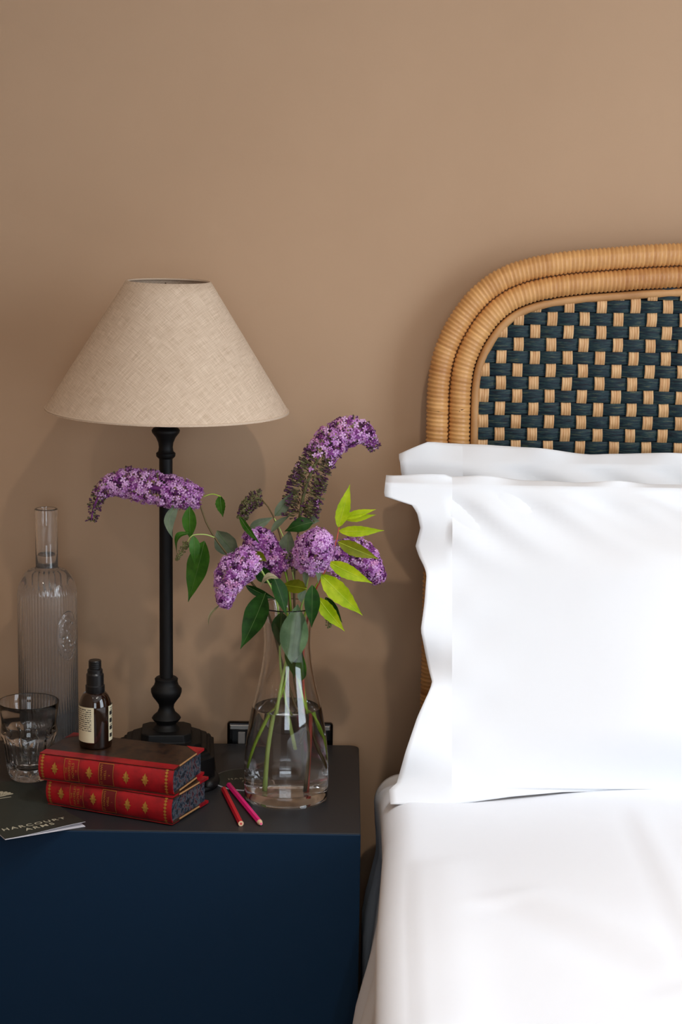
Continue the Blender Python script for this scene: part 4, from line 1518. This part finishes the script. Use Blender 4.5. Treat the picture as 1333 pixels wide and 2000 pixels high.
leaf(s1, A_(374, 1041, -.262), A_(346, 1082, -.262), 0.009, 'leaf_green', 0.05, 0.6, 0.3, ctrl=(-0.007, 0, 0.008))
spike(s1, [A_(366, 1058, -.268), A_(358, 1072, -.268), A_(346, 1092, -.268)], lambda t: 0.0042 * (1 - 0.7 * t), 4, 0, 60, lambda t: 0, bud_m=(2,))
stem(s1, [A_(420, 1050, -.255), A_(400, 1044, -.262), A_(376, 1046, -.266), A_(366, 1060, -.267)], 0.0008, 0.0006, 'stem_pale', 'side_stem')
leaf(s1, A_(430, 968, -.235), A_(436, 1010, -.235), 0.0135, 'leaf_green', 0.05, 0.4, 0.2, serr=0.1)
stem(s1, [A_(432, 970, -.235), A_(415, 965, -.238), A_(398, 970, -.242)], 0.0007, 0.0005, 'stem_green', 'leaf_stalk')
leaf(s1, A_(424, 1036, -.248), A_(466, 1086, -.248), 0.031, 'leaf_grey', 0.06, 0.5, 0.25, peak=0.5)
leaf(s1, A_(480, 1143, -.285), A_(540, 1170, -.275), 0.011, 'leaf_dark', 0.08, 0.4, 0.3)

# 2 tall spike, spent below, bending right
s2 = sprig('buddleia_stem', 'tallest purple buddleia curving right, its lower half faded', 'flower')
spike(s2, [A_(586, 1012, -.240), A_(594, 965, -.240), A_(612, 915, -.240), A_(640, 870, -.240), A_(678, 843, -.240), A_(712, 848, -.240), A_(734, 876, -.240)],
      lambda t: 0.0270 * (1 - 0.18 * sstep(0.3, 0.55, t)) * (1 - 0.62 * sstep(0.72, 1, t)), 21, 1000, 1300, lambda t: 0.02 + 0.93 * sstep(0.40, 0.58, t) * (1 - 0.6 * sstep(0.92, 1, t)), (0.25, 0.40, 0.25), bud_m=(0, 0, 1, 2))
stem(s2, [A_(586, 1010, -.240), A_(580, 1070, -.243), A_(575, 1140, -.250), A_(578, 1230, -.255), A_(590, 1330, -.25), A_(597, 1385, -.25), A_(600, 1440, -.25), A_(620, 1500, -.245)], 0.0013, 0.0020, 'stem_brown')
leaf(s2, A_(537, 1008, -.250), A_(572, 960, -.246), 0.0150, 'leaf_grey', 0.06, 0.4, 0.3)
leaf(s2, A_(530, 1040, -.256), A_(568, 1006, -.250), 0.0110, 'leaf_grey', 0.08, -0.7, 0.3)
leaf(s2, A_(488, 1030, -.25), A_(534, 1010, -.25), 0.0130, 'leaf_grey', 0.08, 0.3, 0.3)
leaf(s2, A_(612, 1020, -.262), A_(556, 1038, -.26), 0.0190, 'leaf_dark', 0.12, 0.3, 0.2)
leaf(s2, A_(562, 1084, -.258), A_(566, 1034, -.258), 0.0220, 'leaf_grey', 0.05, -0.4, 0.25)
stem(s2, [A_(536, 1012, -.25), A_(550, 1040, -.255), A_(566, 1085, -.258), A_(575, 1140, -.252)], 0.0007, 0.0009, 'stem_pale', 'side_stem')
leaf(s2, A_(598, 1012, -.25), A_(625, 1018, -.255), 0.013, 'leaf_grey', 0.12, 0.2, 0.3)

# 3 round head facing the viewer
s3 = sprig('buddleia_stem', 'round lilac buddleia head facing forward above the vase', 'flower')
spike(s3, [A_(604, 1098, -.285), A_(612, 1078, -.300), A_(622, 1062, -.315), A_(632, 1046, -.328)], lambda t: 0.0268 * math.sqrt(max(0.004, 1 - ((t - 0.36) / 0.64) ** 2)), 31, 720, 50, lambda t: 0.96, (0.55, 0.3, 0.08))
stem(s3, [A_(604, 1100, -.285), A_(600, 1140, -.272), A_(585, 1200, -.258), A_(560, 1290, -.255), A_(549, 1340, -.256), A_(542, 1385, -.258), A_(532, 1460, -.258), A_(527, 1545, -.258)], 0.0012, 0.0026, 'stem_pale')
leaf(s3, A_(610, 1142, -.318), A_(609, 1226, -.312), 0.0195, 'leaf_dark', 0.05, -0.1, 0.2)
leaf(s3, A_(603, 1108, -.30), A_(597, 1146, -.305), 0.009, 'leaf_grey', 0.1, 0.5, 0.3)
leaf(s3, A_(616, 1100, -.302), A_(622, 1140, -.305), 0.008, 'leaf_grey', 0.15, -0.5, 0.4)
leaf(s3, A_(594, 1150, -.285), A_(590, 1178, -.288), 0.012, 'leaf_grey', 0.3, -0.6, 0.4, ctrl=(-0.006, 0, 0))

# 4 drooping head at the left of the vase
s4 = sprig('buddleia_stem', 'lilac buddleia head drooping low at the left of the vase', 'flower')
spike(s4, [A_(496, 1092, -.292), A_(474, 1104, -.300), A_(454, 1120, -.303), A_(443, 1150, -.303), A_(438, 1188, -.303)], lambda t: 0.0232 * min(1, .75 + 2 * t) * (1 - 0.62 * sstep(0.42, 1.0, t)), 41, 680, 50, lambda t: 0.96 - 0.4 * sstep(0.85, 1, t), (0.5, 0.32, 0.1))
stem(s4, [A_(500, 1095, -.288), A_(520, 1130, -.278), A_(540, 1170, -.265), A_(546, 1230, -.255), A_(548, 1300, -.25), A_(555, 1350, -.248), A_(563, 1400, -.245), A_(572, 1460, -.243)], 0.0012, 0.0018, 'stem_pale')
leaf(s4, A_(519, 1158, -.305), A_(470, 1268, -.312), 0.031, 'leaf_dark', -0.06, 0.3, 0.25)
leaf(s4, A_(534, 1125, -.306), A_(559, 1202, -.31), 0.0205, 'leaf_dark', 0.06, -0.5, 0.25)
leaf(s4, A_(545, 1130, -.312), A_(507, 1150, -.312), 0.0095, 'leaf_beige', 0.18, 0.6, 0.4, ctrl=(0, 0, 0.006))
leaf(s4, A_(432, 1180, -.30), A_(408, 1222, -.30), 0.0035, 'leaf_beige', 0.05, 0.4, 0.3, ctrl=(-0.005, 0, 0))
leaf(s4, A_(500, 1110, -.27), A_(540, 1140, -.272), 0.02, 'leaf_dark', 0.05, 0.4, 0.2)

# 5 darker spike behind, left of centre
s5 = sprig('buddleia_stem', 'deep purple buddleia half hidden between the other flower heads', 'flower')
spike(s5, [A_(558, 1112, -.255), A_(530, 1088, -.252), A_(508, 1062, -.250), A_(492, 1034, -.250)], lambda t: 0.0225 * (1 - 0.35 * sstep(0.7, 1, t)), 51, 700, 160, lambda t: 0.85, (0.12, 0.42, 0.34))
stem(s5, [A_(556, 1112, -.255), A_(566, 1160, -.252), A_(570, 1240, -.25), A_(560, 1320, -.25), A_(538, 1385, -.255), A_(510, 1450, -.262), A_(490, 1500, -.268)], 0.0012, 0.0022, 'stem_green')
leaf(s5, A_(468, 1008, -.262), A_(508, 1062, -.270), 0.0095, 'leaf_green', 0.05, 0.6, 0.2)
leaf(s5, A_(498, 1078, -.276), A_(522, 1096, -.276), 0.012, 'leaf_olive', 0.05, 0.4, 0.2)
spike(s5, [A_(585, 1108, -.27), A_(578, 1092, -.272), A_(566, 1078, -.272)], lambda t: 0.011, 53, 60, 130, lambda t: 0.3, (0.1, 0.4, 0.3), bud_m=(0, 1, 2))

# 6 spike pointing to the right behind the lime leaves
s6 = sprig('buddleia_stem', 'purple buddleia pointing right behind the lime green leaflets', 'flower')
spike(s6, [A_(640, 1110, -.250), A_(668, 1082, -.250), A_(700, 1082, -.250), A_(726, 1108, -.250), A_(744, 1136, -.250)], lambda t: 0.0225 * (1 - 0.55 * sstep(0.55, 1, t)), 61, 750, 140, lambda t: 0.88, (0.2, 0.42, 0.28))
stem(s6, [A_(642, 1110, -.250), A_(615, 1150, -.250), A_(592, 1220, -.25), A_(592, 1320, -.25), A_(602, 1400, -.25), A_(616, 1450, -.24), A_(630, 1488, -.235)], 0.0012, 0.0019, 'stem_green')

# 7 small faded spike
s7 = sprig('buddleia_stem', 'small withered brown buddleia curling beside the tall spike', 'flower')
spike(s7, [A_(512, 972, -.240), A_(498, 975, -.240), A_(484, 988, -.240), A_(472, 1014, -.240)], lambda t: 0.0120 * (1 - 0.5 * t), 71, 0, 330, lambda t: 0.0, bud_m=(0, 1, 2, 2))
stem(s7, [A_(512, 976, -.240), A_(530, 1000, -.244), A_(548, 1050, -.25), A_(562, 1130, -.252), A_(568, 1230, -.248), A_(575, 1330, -.243), A_(588, 1400, -.24), A_(578, 1450, -.24)], 0.0008, 0.0014, 'stem_brown')

# 8 lime green leaf spray
s8 = sprig('leaf_spray', 'spray of bright lime green pointed leaflets at the right of the vase', 'foliage')
stem(s8, [A_(663, 1030, -.292), A_(656, 1062, -.292), A_(643, 1098, -.292), A_(628, 1130, -.290), A_(612, 1165, -.284), A_(596, 1230, -.26), A_(592, 1310, -.252), A_(596, 1400, -.252), A_(594, 1470, -.256), A_(590, 1552, -.258)], 0.0007, 0.0024, 'stem_red')
LIME = [((661, 1030), (684, 946), 0.0180, 'leaf_lime', .15), ((672, 1012), (735, 995), 0.0110, 'leaf_lime', -.3), ((674, 1014), (735, 1005), 0.0105, 'leaf_lime', .5),
        ((662, 1037), (751, 1036), 0.0150, 'leaf_lime', .3), ((660, 1058), (741, 1092), 0.0190, 'leaf_olive', .2), ((643, 1098), (728, 1139), 0.0200, 'leaf_lime', .2),
        ((627, 1122), (709, 1202), 0.0270, 'leaf_lime', .15), ((620, 1166), (674, 1233), 0.0200, 'leaf_lime', .3), ((600, 1150), (548, 1142), 0.0200, 'leaf_olive', .3)]
for k, (pa, pb, wd, mk, rl) in enumerate(LIME):
    leaf(s8, A_(*pa, -.294), A_(*pb, -.300 if k < 8 else -.272), wd * 0.92, mk, 0.04, rl, 0.18, 'leaflet', 'midrib_lime', 0.08)
leaf(s8, A_(636, 1166, -.285), A_(669, 1216, -.285), 0.013, 'leaf_dark', 0.03, 0.3, 0.2)
spike(s8, [A_(642, 1200, -.285), A_(643, 1212, -.285), A_(642, 1224, -.285)], lambda t: 0.0028, 81, 0, 40, lambda t: 0, bud_m=(2,))

# 9 leafy stem mostly inside the neck of the vase
s9 = sprig('leaf_spray', 'broad grey green leaves pressed inside the neck of the glass vase', 'foliage')
stem(s9, [A_(560, 1185, -.262), A_(575, 1290, -.262), A_(595, 1375, -.26), A_(618, 1430, -.255), A_(634, 1492, -.252)], 0.0012, 0.0018, 'stem_green')
leaf(s9, A_(582, 1180, -.272), A_(570, 1296, -.276), 0.036, 'leaf_pale', 0.02, 0.1, 0.2, peak=0.55)
leaf(s9, A_(550, 1195, -.262), A_(546, 1262, -.265), 0.024, 'leaf_dark', 0.02, -0.3, 0.2)
leaf(s9, A_(588, 1330, -.270), A_(589, 1268, -.275), 0.0150, 'leaf_green', 0.02, -0.2, 0.2)
leaf(s9, A_(568, 1255, -.265), A_(576, 1325, -.262), 0.018, 'leaf_green', 0.03, 0.5, 0.2)

print('objects', len(bpy.data.objects), 'tris', sum(len(m.polygons) for m in bpy.data.meshes) * 2)
